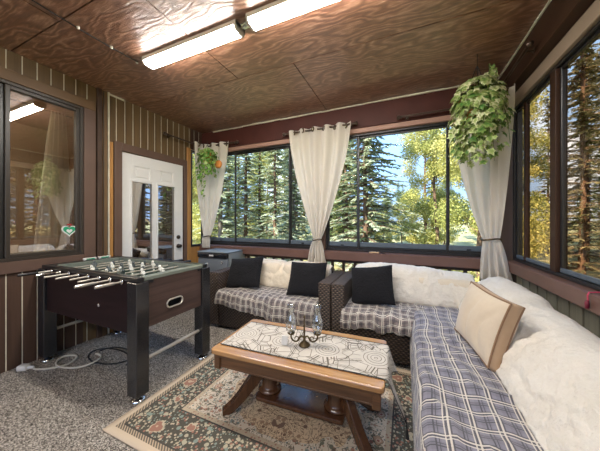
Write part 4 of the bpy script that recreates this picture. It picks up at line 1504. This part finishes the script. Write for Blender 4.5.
YF = 2.27
lv = thing('wicker_loveseat', 'brown wicker loveseat with plaid throw and two black pillows under the back window', 'sofa', (-1.47, 2.68, 0))
off = lv.location
wbox('base', (-2.035, YF + 0.01, 0.03), (-0.785, 2.945, 0.31), lv, off)
wbox('arm', (-2.175, YF, 0.03), (-2.037, 2.945, 0.655), lv, off)
wbox('arm', (-0.783, YF, 0.03), (-0.662, 2.945, 0.665), lv, off)
wbox('backrest', (-2.035, 2.86, 0.312), (-0.785, 2.945, 0.66), lv, off)
for x0_, x1_ in ((-2.03, -1.412), (-1.408, -0.79)):
    wbox('seat_cushion', (x0_, YF + 0.005, 0.312), (x1_, 2.82, 0.435), lv, off, 'plaid_taupe', 0.03)
    wbox('back_cushion', (x0_ + 0.01, 2.66, 0.44), (x1_ - 0.01, 2.858, 0.745), lv, off, 'fleece_tan', 0.06)

sx_ = thing('wicker_sectional', 'l-shaped brown wicker sectional sofa filling the right back corner', 'sofa', (0.4, 2.4, 0))
off = sx_.location
wbox('base', (-0.525, YF + 0.01, 0.03), (0.10, 2.945, 0.31), sx_, off)
wbox('base', (0.102, 0.42, 0.03), (0.89, 2.945, 0.31), sx_, off)
wbox('arm', (-0.652, YF, 0.03), (-0.527, 2.945, 0.665), sx_, off)
wbox('backrest', (-0.525, 2.87, 0.312), (0.89, 2.945, 0.66), sx_, off)
wbox('backrest', (0.83, 0.42, 0.312), (0.895, 2.868, 0.64), sx_, off)
wbox('seat_cushion', (-0.52, YF + 0.005, 0.312), (0.10, 2.82, 0.432), sx_, off, 'plaid_taupe', 0.03)
for a, c in ((0.45, 1.11), (1.112, 1.77), (1.772, 2.44), (2.442, 2.82)):
    wbox('seat_cushion', (0.105, a, 0.312), (0.80, c, 0.432), sx_, off, 'plaid_blue', 0.03)
wbox('back_cushion', (-0.51, 2.68, 0.436), (0.06, 2.868, 0.72), sx_, off, 'fleece_tan', 0.06)
wbox('back_cushion', (0.07, 2.68, 0.436), (0.60, 2.868, 0.72), sx_, off, 'fleece_tan', 0.06)
for a, c in ((0.46, 1.20), (1.21, 2.03), (2.04, 2.66)):
    wbox('back_cushion', (0.60, a, 0.436), (0.825, c, 0.68), sx_, off, 'fleece', 0.06)


def interp(pts, t):
    """piecewise-linear point at arc fraction t of a 2-D polyline, lightly rounded by dense sampling"""
    L = [0]
    for a, c in zip(pts, pts[1:]):
        L.append(L[-1] + math.dist(a, c))
    x = t * L[-1]
    for i in range(len(pts) - 1):
        if x <= L[i + 1] or i == len(pts) - 2:
            u = (x - L[i]) / (L[i + 1] - L[i])
            return tuple(p + (q - p) * u for p, q in zip(pts[i], pts[i + 1])), L[-1]


def smooth_poly(pts, it=3):
    for _ in range(it):
        q = [pts[0]]
        for a, c in zip(pts, pts[1:]):
            q.append(tuple(x * 0.75 + y * 0.25 for x, y in zip(a, c)))
            q.append(tuple(x * 0.25 + y * 0.75 for x, y in zip(a, c)))
        q.append(pts[-1])
        pts = q
    return pts


def wr(x, y, seed, s=1.0):
    """cloth wrinkles: soft ridges"""
    a = nz(x * 5 * s + seed, y * 3 * s, seed)
    r = 1 - abs(nz(x * 7 * s + seed * 2, y * 4.5 * s + seed, 1.7)) * 2.2
    return a * 0.6 + max(0, r) ** 3 * 0.8


# plaid throw on the loveseat seat
def throw_back(name, label, x0, x1, zfun, seed, mat, yb=2.66, amp=0.020):
    prof = None
    def fn(u, v):
        x = x0 + (x1 - x0) * u
        ze = zfun(u)
        pr = smooth_poly([(yb, 0.452), (2.40, 0.450), (YF + 0.02, 0.448), (YF - 0.035, 0.435), (YF - 0.045, 0.38), (YF - 0.040, ze)], 2)
        (y, z), L = interp(pr, v)
        w = wr(x, y + z, seed)
        k = sstep(0.0, 0.1, v)
        if z > 0.435:
            return V((x, y, z + 0.003 + amp * 0.9 * max(-0.2, w) * k))
        fold = sin(x * 46 + 4 * nz(x * 6 + seed)) * 0.020 * sstep(0.44, 0.33, z)
        return V((x, y - 0.006 - abs(fold) - amp * max(0, w), z + 0.004 * nz(x * 30)))
    b = MB(); b.grid(fn, 110, 46, uvfn=lambda u, v: ((x1 - x0) * u * 1.08 + 0.02 * nz(u * 6 + seed, v * 4), v * 0.62 + 0.02 * nz(u * 5, v * 5 + seed)))
    o = b.build(name, mat, mods=[('SOLIDIFY', {'thickness': 0.005, 'offset': 0})])
    return tag(o, label, 'blanket')


throw_back('plaid_throw', 'taupe plaid throw spread over the seat of the wicker loveseat', -2.028, -0.792,
           lambda u: 0.315 - 0.085 * sstep(0, 0.7, u) + 0.028 * nz(u * 9, 3.1), 2.0, 'plaid_taupe')
throw_back('plaid_throw', 'taupe plaid throw on the sectional seat under the single black pillow', -0.545, 0.16,
           lambda u: 0.295 + 0.03 * u + 0.030 * nz(u * 7, 8.3), 6.0, 'plaid_taupe')


def long_throw():
    ya, yb = 2.62, 0.43
    def fn(u, v):
        y = ya + (yb - ya) * u
        ef = 0.07 + 0.04 * nz(u * 8, 2)
        pr = smooth_poly([(0.66, 0.458), (0.50, 0.456), (0.30, 0.455), (0.12, 0.453), (0.072, 0.44), (0.062, 0.36), (0.070, ef)], 2)
        (x, z), L = interp(pr, v)
        w = wr(x * 1.0 + y * 0.35, y, 11.0, 0.9)
        if z > 0.43:
            return V((x, y, z + 0.004 + 0.022 * max(-0.12, w)))
        fold = abs(sin(y * 16 + 2 * nz(y * 4))) * 0.018 * sstep(0.44, 0.2, z)
        return V((x - 0.006 - fold - 0.006 * max(0, w), y, z))
    b = MB(); b.grid(fn, 190, 60, uvfn=lambda u, v: (u * 2.25 + 0.02 * nz(u * 9, v * 4) + 0.03 * v, v * 0.98 + 0.02 * nz(u * 9, v * 3, 4)), flip=True)
    o = b.build('plaid_throw', 'plaid_blue', mods=[('SOLIDIFY', {'thickness': 0.005, 'offset': 0})])
    tag(o, 'long grey-blue plaid throw over the right-hand seat of the sectional', 'blanket')


long_throw()


def fleece_back(label, x0, x1, bumps, seed, mat, zc=0.78, yseat=2.64):
    def fn(u, v):
        x = x0 + (x1 - x0) * u
        e = min(1, min(u, 1 - u) * 9) ** 0.5
        top = zc - 0.03 * (1 - e) + bumps(u)
        pr = smooth_poly([(yseat - 0.02, 0.458), (yseat - 0.03, 0.50), (yseat + 0.0, 0.62), (yseat + 0.08, top - 0.03), (yseat + 0.19, top), (2.915, top - 0.035), (2.953, 0.66), (2.956, 0.58)], 3)
        (y, z), L = interp(pr, v)
        d = 0.012 * nz(x * 7 + seed, z * 6 + y * 5) + 0.008 * nz(x * 22, z * 20 + seed, y * 15) + 0.004 * nz(x * 60, z * 60, y * 60 + seed) + 0.012 * wr(x, z, seed, 1.2)
        return V((x, y - d * (1 - sstep(0.5, 0.8, v)), z + d * 0.6 * sstep(0.3, 0.6, v)))
    b = MB(); b.grid(fn, 90, 60)
    o = b.build('fleece_throw', mat, mods=[('SOLIDIFY', {'thickness': 0.010, 'offset': 0})])
    return tag(o, label, 'blanket')


fleece_back('cream fleece throw over the back of the wicker loveseat between the black pillows', -2.02, -0.80, lambda u: -0.025 * math.exp(-((u - 0.50) / 0.03) ** 2), 1.0, 'fleece_tan', 0.762, 2.655)
fleece_back('cream fleece throw over the back of the sectional right of the black pillow', -0.515, 0.60, lambda u: 0.02 * sin(u * 5), 4.0, 'fleece', 0.79, 2.66)


def fleece_right():
    ya, yb = 2.80, 0.43
    def fn(u, v):
        y = ya + (yb - ya) * u
        e = sstep(0, 0.07, u)
        sad = 0.035 * math.exp(-((y - 2.02) / 0.07) ** 2) + 0.02 * math.exp(-((y - 1.2) / 0.08) ** 2)
        top = 0.62 + (0.165) * e - sad + 0.012 * nz(y * 3) - 0.045 * sstep(2.3, 1.5, y)
        xs_ = 0.47 + 0.012 * nz(y * 4 + 3) + 0.08 * (1 - e)
        pr = smooth_poly([(xs_ - 0.02, 0.464), (xs_, 0.50), (xs_ + 0.06, 0.60), (xs_ + 0.15, top - 0.04), (xs_ + 0.25, top), (xs_ + 0.34, top - 0.015), (0.885, top - 0.06), (0.898, 0.58)], 3)
        (x, z), L = interp(pr, v)
        d = 0.014 * nz(y * 5 + 9, z * 6, x * 6) + 0.009 * nz(y * 20, z * 22, x * 20) + 0.005 * nz(y * 55, z * 55, x * 55) + 0.010 * wr(y, z + x, 9.0, 1.1)
        return V((x - d * (1 - sstep(0.5, 0.8, v)), y, z + d * 0.6))
    b = MB(); b.grid(fn, 240, 84, flip=True)
    o = b.build('fleece_throw', 'fleece', mods=[('SOLIDIFY', {'thickness': 0.010, 'offset': 0})])
    tag(o, 'long cream fleece throw over the right-hand back of the sectional', 'blanket')


fleece_right()


# ------------------------------------------------------------------ pillows
def pillow_mesh(w, h, T, fur, seed, n=30):
    b = MB()
    def side(sg):
        def fn(u, v):
            a, c = u * 2 - 1, v * 2 - 1
            prof = max(0, (1 - a * a) * (1 - c * c)) ** 0.42
            x = a * w / 2 * (1 - 0.055 * (1 - c * c))
            y = c * h / 2 * (1 - 0.055 * (1 - a * a))
            dz = nz(x * 9 + seed, y * 9) * 0.012 * prof + (nz(x * 55 + seed, y * 55, sg) * fur)
            return V((x + (nz(y * 70, sg + seed) * fur if abs(a) > 0.97 else 0), y + (nz(x * 70, sg + seed) * fur if abs(c) > 0.97 else 0), sg * (T / 2 * prof + dz * prof)))
        return fn
    b.grid(side(1), n, n); b.grid(side(-1), n, n, flip=True)
    return b


def place(o, bottom, top, yaw=0.0, roll=0.0):
    """stand the pillow with its lower edge at bottom, upper edge towards top"""
    B_, T_ = V(bottom), V(top)
    up = (T_ - B_).normalized()
    n_ = V((sin(yaw), -cos(yaw), 0))
    n_ = (n_ - up * n_.dot(up)).normalized()
    sd = up.cross(n_)
    M = Matrix((sd, up, n_)).transposed()
    M = M @ Matrix.Rotation(roll, 3, 'Z')
    o.rotation_euler = M.to_euler()
    o.location = (B_ + T_) / 2


def black_pillow(label, bottom, top, w, roll, seed, yaw=0.0):
    h = (V(top) - V(bottom)).length
    b = pillow_mesh(w, h, 0.15, 0.006, seed)
    o = b.build('throw_pillow', 'black_fur')
    tag(o, label, 'pillow', 'fluffy black pillows on the sofas')
    place(o, bottom, top, yaw, roll)
    return o


black_pillow('fluffy black pillow leaning at the left end of the wicker loveseat', (-1.79, 2.41, 0.462), (-1.865, 2.61, 0.80), 0.47, radians(-2), 1, 0.12)
black_pillow('fluffy black pillow leaning at the right end of the wicker loveseat', (-0.995, 2.41, 0.462), (-1.00, 2.61, 0.80), 0.43, radians(3), 2, 0.05)
black_pillow('fluffy black pillow on the sectional, right of the double arms', (-0.285, 2.42, 0.462), (-0.325, 2.62, 0.80), 0.42, radians(0), 3, -0.05)

# cream box pillow with a tan gusset leaning on the right-hand back
cp = thing('box_pillow', 'cream box pillow with a tan edge leaning on the right-hand sofa back', 'pillow', (0.455, 1.865, 0.645))
PW, PH, PT = 0.49, 0.37, 0.10
def box_side(sg, k=1.0):
    def fn(u, v):
        a, c = u * 2 - 1, v * 2 - 1
        prof = max(0, (1 - a ** 2) * (1 - c ** 2)) ** 0.5
        pl_ = -0.022 * (max(0, sin(u * 2 * pi * 2.5 + 1.5 * sin(v * 4) + 2 * nz(u * 3, v * 2))) ** 4) * (0.4 + 0.6 * u)
        return V((a * PW / 2 * (1 - 0.07 * (1 - c * c)), c * PH / 2 * (1 - 0.07 * (1 - a * a)), sg * (PT / 2 - 0.02 + 0.065 * prof + pl_ * prof)))
    return fn
b = MB(); b.grid(box_side(1), 30, 26); b.grid(box_side(-1), 30, 26, flip=True)
b.build('face', 'cushion_cream', cp)
per = [(u, 0) for u in [i / 20 for i in range(20)]] + [(1, i / 20) for i in range(20)] + [(1 - i / 20, 1) for i in range(20)] + [(0, 1 - i / 20) for i in range(20)]
def gf(u, v):
    i = int(round(u * 80)) % 80
    p = box_side(1)(*per[i]); q = box_side(-1)(*per[i])
    m = p.lerp(q, v)
    r = V((m.x, m.y, 0)).normalized() * 0.010 * sin(pi * v)
    return m + r
b = MB(); b.grid(gf, 80, 6, flip=True)
b.build('gusset', 'cushion_tan', cp, recalc=True)
for sg in (1, -1):
    ring = [box_side(sg)(*p) for p in per]
    b = MB(); b.tube(ring + [ring[0]], 0.0055, 6, cap=False); b.build('piping', 'tan_piping', cp)
# face towards the room (-x, up a little), one end towards the camera
nrm = V((-0.94, -0.147, 0.284)).normalized()
sd = V((0.155, -0.988, 0.0)); sd = (sd - nrm * sd.dot(nrm)).normalized()
up = nrm.cross(sd)
cp.rotation_euler = Matrix((sd, up, nrm)).transposed().to_euler()


# ------------------------------------------------------------------ small things on the sills
b = MB(); b.box((-0.395, YB - 0.10, 0.8855), (-0.285, YB - 0.055, 0.899), 0.002)
tag(b.build('wood_block', 'pine_block'), 'small pale wood block on the back window sill', 'wood block')
b = MB(); b.box((-0.265, YB - 0.10, 0.8855), (-0.215, YB - 0.075, 0.893), 0.002)
tag(b.build('black_clip', 'black_paint'), 'small black clip on the back sill beside the wood block', 'clip')
ln = thing('lanyard', 'pink cord with a dark red toggle hanging over the right window sill', 'lanyard', (0.90, 1.80, 0.886))
b = MB(); b.tube([(0.09, 0.03, 0.004), (0.04, 0.015, 0.005), (0.0, 0.0, 0.004), (-0.006, 0.0, -0.012), (-0.004, 0.0, -0.04)], 0.004, 6); b.build('cord', 'cord_pink', ln)
b = MB(); b.lathe([(0, -0.085), (0.008, -0.083), (0.010, -0.06), (0.008, -0.042), (0, -0.038)], (-0.008, 0, 0), 12); b.build('toggle', 'cord_red', ln)


# ------------------------------------------------------------------ outside
GZ = -1.6
b = MB()
def gr(u, v):
    x, y = -45 + 90 * u, -40 + 100 * v
    dist = max(0, math.hypot(x + 1, y - 1) - 5)
    return V((x, y, GZ + 0.22 * nz(x * 0.3, y * 0.3) + 0.05 * dist + 0.6 * nz(x * 0.08, y * 0.08)))
b.grid(gr, 70, 70)
gnd = b.build('ground', 'forest_floor')
struct(gnd)


def gz(x, y):
    dist = max(0, math.hypot(x + 1, y - 1) - 5)
    return GZ + 0.22 * nz(x * 0.3, y * 0.3) + 0.05 * dist + 0.6 * nz(x * 0.08, y * 0.08)


def quad_leaf(b, p, d, up, L, W, tint):
    d = d.normalized()
    sd = d.cross(up)
    sd = sd.normalized() if sd.length > 1e-4 else d.orthogonal().normalized()
    b.add([p - sd * W * 0.35, p + sd * W * 0.35, p + d * L * 0.6 + sd * W * 0.5, p + d * L, p + d * L * 0.6 - sd * W * 0.5], [(0, 1, 2, 3, 4)])
    b.tint += [tint] * 5


def conifer(name, label, group, h, r, seed, mats, dens=1.0, low=0.05, spray=0.34, girth=0.13):
    rng = random.Random(seed)
    t = thing(name, label, 'tree', (0, 0, 0), group=group)
    tk = MB()
    n = 12
    bend = [(nz(i * 0.4 + seed, 1) * 0.15, nz(i * 0.4, seed) * 0.15) for i in range(n + 1)]
    pts = [V((bend[i][0], bend[i][1], h * i / n - 0.3)) for i in range(n + 1)]
    tr_ = girth
    tk.tube(pts, [tr_ * (1 - 0.93 * i / n) for i in range(n + 1)], 10)
    f = MB(); f.tint = []
    z = h * low
    while z < h * 0.985:
        q = z / h
        R = r * (1 - q) ** 0.6 * (0.7 + 0.3 * min(1, q * 6)) + 0.10
        i = min(n - 1, int((z + 0.3) / h * n))
        c = pts[i].lerp(pts[i + 1], min(1, max(0, (z + 0.3) / h * n - i)))
        for k in range(rng.randint(5, 8)):
            a = rng.uniform(0, 2 * pi)
            L = R * rng.uniform(0.6, 1.1)
            dr = V((cos(a), sin(a), rng.uniform(-0.30, 0.08)))
            e = c + dr * L
            mid = c + dr * (L * 0.5) + V((0, 0, 0.06 * L))
            tk.tube([c, mid, e], [0.02 + 0.012 * L, 0.012 + 0.005 * L, 0.004], 4, cap=False)
            bt = rng.uniform(0.05, 0.75)
            m = max(3, int(L * 13 * dens))
            for s in range(m):
                u = (s + rng.random()) / m
                if u < 0.12:
                    continue
                p = c.lerp(mid, u * 2) if u < 0.5 else mid.lerp(e, u * 2 - 1)
                for sg in (-1, 1):
                    sdv = V((-sin(a), cos(a), 0)) * sg
                    dd = (dr * rng.uniform(0.4, 1.0) + sdv * rng.uniform(0.4, 1.0) + V((0, 0, rng.uniform(-0.55, 0.1))))
                    quad_leaf(f, p, dd, V((rng.uniform(-.4, .4), rng.uniform(-.4, .4), 1)), spray * rng.uniform(0.5, 1.1) * (0.6 + 0.5 * (1 - u)), spray * 0.30, min(1, max(0, bt + rng.uniform(-0.25, 0.3))))
        z += h * rng.uniform(0.013, 0.022)
    tk.build('trunk', mats[1], t)
    f.build('foliage', mats[0], t)
    return t


def broadleaf(name, label, group, h, r, seed, mats, n=7000, zc=0.62, leaf=0.13):
    rng = random.Random(seed)
    t = thing(name, label, 'tree', (0, 0, 0), group=group)
    tk = MB()
    tk.tube([(0, 0, -0.3), (0.08, 0.03, h * 0.25), (0.02, -0.08, h * 0.5), (0.1, 0.02, h * 0.9)], [0.09, 0.075, 0.05, 0.015], 9)
    f = MB(); f.tint = []
    cl = []
    for k in range(34):
        a, q = rng.uniform(0, 2 * pi), rng.uniform(0.12, 1.0)
        rr = r * sqrt(max(0.06, 1 - ((q - 0.5) / 0.56) ** 2)) * rng.uniform(0.35, 1.0)
        c = V((cos(a) * rr, sin(a) * rr, h * q))
        cl.append((c, r * rng.uniform(0.28, 0.48), rng.uniform(0.15, 0.85)))
        tk.tube([(0.05, 0, h * q * 0.86), c * 0.55 + V((0, 0, h * q * 0.42)), c], [0.014, 0.009, 0.003], 5, cap=False)
    for i in range(n):
        c, cr, bt = rng.choice(cl)
        d = V((rng.gauss(0, 1), rng.gauss(0, 1), rng.gauss(0, 0.8))).normalized()
        p = c + d * cr * (rng.random() ** 0.4)
        quad_leaf(f, p, V((rng.gauss(0, 1), rng.gauss(0, 1), rng.gauss(-0.4, 1))), V((rng.gauss(0, 1), rng.gauss(0, 1), 1)), leaf * rng.uniform(0.7, 1.4), leaf * 0.6, min(1, max(0, bt + rng.uniform(-0.25, 0.3))))
    tk.build('trunk', mats[1], t)
    f.build('foliage', mats[0], t)
    return t


GA, GB, GC, GD = 'conifers outside the back windows', 'sunlit yellow-green trees outside the back windows', 'trees outside the right-hand window', 'low bushes below the back railing'
cA = conifer('conifer_tree', 'dark green conifer in the woods outside the back windows', GA, 12, 1.15, 1, ('needle_dark', 'bark'), 2.1, spray=0.20)
cB = conifer('conifer_tree', 'dark green conifer in the woods outside the back windows', GA, 10, 1.05, 2, ('needle_dark', 'bark_grey'), 2.1, spray=0.20)
cC = conifer('conifer_tree', 'mid green sunlit conifer outside the back windows', GA + ', sunlit', 11, 1.1, 3, ('needle_green', 'bark'), 2.1, spray=0.20)
cD = conifer('conifer_tree', 'brownish shaded conifer outside the right-hand window', GC, 16, 1.42, 4, ('needle_brown', 'bark'), 2.1, spray=0.20)
bA = broadleaf('broadleaf_tree', 'yellow-green sunlit leafy tree outside the back windows', GB, 7.5, 1.25, 5, ('leaf_yellow', 'bark'), 26000, leaf=0.062)
cE = conifer('conifer_tree', 'broad blue-green conifer with layered branches left of the open sky', GA + ', by the sky gap', 11, 2.3, 12, ('needle_dark', 'bark'), 1.5, spray=0.24)
bB = broadleaf('leafy_bush', 'low yellow-green bush below the back railing', GD, 2.0, 0.8, 6, ('leaf_yellow', 'bark_grey'), 6000, leaf=0.06)
pT = conifer('pine_tree', 'tall pine with a bare reddish trunk right of the middle curtain', 'bare pine trunks right of the middle curtain', 14, 0.85, 8, ('needle_dark', 'bark'), 1.6, low=0.36, spray=0.2, girth=0.12)

RND = random.Random(21)
used, spots = set(), []
RAD = {cA.name: 1.25, cB.name: 1.15, cC.name: 1.2, cD.name: 1.44, bA.name: 1.45, bB.name: 1.1, pT.name: 0.9, cE.name: 2.0}
Fv = V((-sin(YAW), cos(YAW), 0)); Rv = V((cos(YAW), sin(YAW), 0))
def along(u, dist):
    """a spot in the woods in the direction seen at photo column u, dist metres out"""
    d = (Fv * F_PX + Rv * (u - 300)).normalized()
    return d * dist
def plant_at(src, x, y, s):
    loc = (x, y, gz(x, y) - 0.1)
    spots.append((x, y, RAD[src.name] * s))
    rz = RND.choice((0, pi / 2, pi, -pi / 2))
    if src.name not in used:
        used.add(src.name)
        o = src
        o.location = loc; o.rotation_euler[2] = rz; o.scale = (s, s, s)
        return o
    return dup(src, loc, rz, None, (s, s, s))
def free(x, y, r):
    return all(max(abs(x - a), abs(y - c)) > (r + q) * 1.02 for a, c, q in spots)
def plant(src, u, dist, s=1.0, tries=8):
    r = RAD[src.name] * s
    for k in range(tries):
        for uu in (u, u + 5, u - 5):
            p = along(uu, dist + k * 0.35)
            if free(p.x, p.y, r):
                return plant_at(src, p.x, p.y, s)
RND = random.Random(7)
plant(cE, 365, 9.2, 0.92)
for u, dd in ((337, 6.6), (346, 8.2)):
    plant(pT, u, dd, 1.0)
for u, dd, s in ((424, 8.6, 1.0), (450, 7.8, 0.95), (476, 8.0, 1.0), (502, 8.2, 1.0), (436, 11.4, 1.1), (462, 11.2, 1.1), (488, 11.2, 1.1), (424, 15, 1.2), (448, 15, 1.2), (474, 14.6, 1.2), (506, 13, 1.1)):
    plant(bA, u, dd, s)
for u in range(186, 530, 20):
    plant(bB, u, RND.uniform(5.2, 5.8), RND.uniform(0.72, 0.88))
for q in range(500):
    u, dd, ss = RND.uniform(412, 506), RND.uniform(7.2, 22), RND.uniform(0.6, 1.0)
    p = along(u, dd)
    if free(p.x, p.y, RAD[bA.name] * ss):
        plant_at(bA, p.x, p.y, ss)
# right-hand window: dense brownish conifers
for row, x in enumerate((4.6, 7.5, 10.4, 13.3, 16.2, 19.1, 22.1)):
    y = -3.2 + (row % 2) * 1.35
    while y < min(26, (x - 1.7) / 0.33):
        xx, yy, ss = x + RND.uniform(-.1, .1), y, RND.uniform(0.92, 1.02)
        if free(xx, yy, RAD[cD.name] * ss):
            plant_at(cD, xx, yy, ss)
        y += 3.02
for x, y, ss in ((4.2, 8.9, 0.9), (5.4, 12.2, 1.0), (6.6, 15.6, 1.0), (7.9, 19.0, 1.0)):
    if free(x, y, RAD[cD.name] * ss):
        plant_at(cD, x, y, ss)
for q in range(900):      # fill the gaps that are left on that side
    x, y, ss = RND.uniform(3.9, 20), RND.uniform(0, 26), RND.uniform(0.55, 1.0)
    if x > 0.35 * y + 0.7 and free(x, y, RAD[cD.name] * ss):
        plant_at(cD, x, y, ss)
bR = dup(bB, label='low tawny bush outside the right-hand window')
bR['group'] = 'low bushes outside the right-hand window'
for y in (0.4, 2.4, 4.4, 6.4):
    if y > 0.4 and not free(2.95, y, 0.95):
        continue
    loc = (2.95, y, gz(2.95, y) - 0.1)
    spots.append((2.95, y, 0.95))
    if y == 0.4:
        bR.location = loc; bR.scale = (0.85,) * 3
    else:
        dup(bR, loc, RND.choice((0, pi / 2, pi)), None, (RND.uniform(0.75, 0.9),) * 3)
RND = random.Random(11)
# left part of the back windows: dense dark conifers in rows
for row, dd in enumerate((7.2, 9.7, 12.3, 15.0, 18.0, 21.5, 25.5, 30.0, 35.0)):
    step = math.degrees(2.45 / dd) * 4.6
    u = 188 + (row % 2) * step * 0.5
    while u < (364 if row < 3 else 358):
        plant(((cA, cB, cA, cB) if row < 2 else (cA, cB, cC, bA) if row < 4 else (cC, cB, cC, bA))[RND.randrange(4)], u, dd + RND.uniform(-.2, .2), RND.uniform(0.94, 1.04) * (1 + max(0, row - 4) * 0.16), 5)
        u += step
plant(cA, 362, 14.5, 0.9, 14)
for q in range(900):      # and the gaps among the conifers on the left
    u, dd, ss = RND.uniform(184, 358), RND.uniform(6.6, 30), RND.uniform(0.6, 0.95)
    p = along(u, dd)
    src = (cA, cB, cC, bA)[RND.randrange(4)] if dd > 11 else (cA, cB, cC)[RND.randrange(3)]
    if free(p.x, p.y, RAD[src.name] * ss):
        plant_at(src, p.x, p.y, ss)
for u, dd, s in ((398, 12.5, 0.42), (384, 11.0, 0.40), (410, 10.6, 0.8), (374, 12.5, 0.45), (412, 18, 0.55), (392, 18, 0.5), (380, 18, 0.5), (402, 22, 0.6)):
    plant(bA, u, dd, s)
for row, dd in enumerate((18.5, 22.0, 27.0)):
    u = 420 + row * 6
    while u < 530:
        plant((cC, bA)[RND.randrange(2)], u, dd, RND.uniform(0.9, 1.1) * (1 + row * 0.12), 4)
        u += math.degrees(2.5 / dd) * 4.6
for row, dd in enumerate((28.0, 34.0)):
    u = 366 + row * 6
    while u < 420:
        plant(cC, u, dd, 0.55 + 0.08 * row, 3)
        u += math.degrees(1.7 / dd) * 4.6
for src in (cA, cB, cC, cD, cE, bA, bB, pT):
    if src.name not in used:
        for q in list(src.children):
            bpy.data.objects.remove(q)
        bpy.data.objects.remove(src)


# ------------------------------------------------------------------ daylight
w = bpy.data.worlds.new('sky')
S.world = w
w.use_nodes = True
nt = w.node_tree
nt.nodes.clear()
out = nt.nodes.new('ShaderNodeOutputWorld')
bg = nt.nodes.new('ShaderNodeBackground')
tc = nt.nodes.new('ShaderNodeTexCoord')
sp = nt.nodes.new('ShaderNodeSeparateXYZ')
nt.links.new(tc.outputs['Generated'], sp.inputs[0])
rp = nt.nodes.new('ShaderNodeValToRGB')
rp.color_ramp.elements[0].position = 0.0; rp.color_ramp.elements[0].color = (0.18, 0.26, 0.42, 1)
rp.color_ramp.elements[1].position = 0.55; rp.color_ramp.elements[1].color = (0.22, 0.44, 0.92, 1)
nt.links.new(sp.outputs[2], rp.inputs[0])
cl = nt.nodes.new('ShaderNodeTexNoise')
cl.inputs['Scale'].default_value = 3.0; cl.inputs['Detail'].default_value = 6
nt.links.new(tc.outputs['Generated'], cl.inputs['Vector'])
cr = nt.nodes.new('ShaderNodeValToRGB')
cr.color_ramp.elements[0].position = 0.52; cr.color_ramp.elements[1].position = 0.75
nt.links.new(cl.outputs['Fac'], cr.inputs[0])
mx = nt.nodes.new('ShaderNodeMix'); mx.data_type = 'RGBA'
nt.links.new(cr.outputs[0], mx.inputs[0]); nt.links.new(rp.outputs[0], mx.inputs[6]); mx.inputs[7].default_value = (1, 1, 1, 1)
nt.links.new(mx.outputs[2], bg.inputs[0])
bg.inputs[1].default_value = 2.9
nt.links.new(bg.outputs[0], out.inputs[0])
sun_d = bpy.data.lights.new('sun', 'SUN')
sun_d.energy = 10.0
sun_d.angle = radians(1.0)
sun_d.color = (1.0, 0.93, 0.80)
sun = bpy.data.objects.new('sun', sun_d)
COL.objects.link(sun)
sdir = V((0.35, 0.80, -0.85))
sun.rotation_euler = sdir.to_track_quat('-Z', 'Y').to_euler()
sun.location = (0, 0, 20)
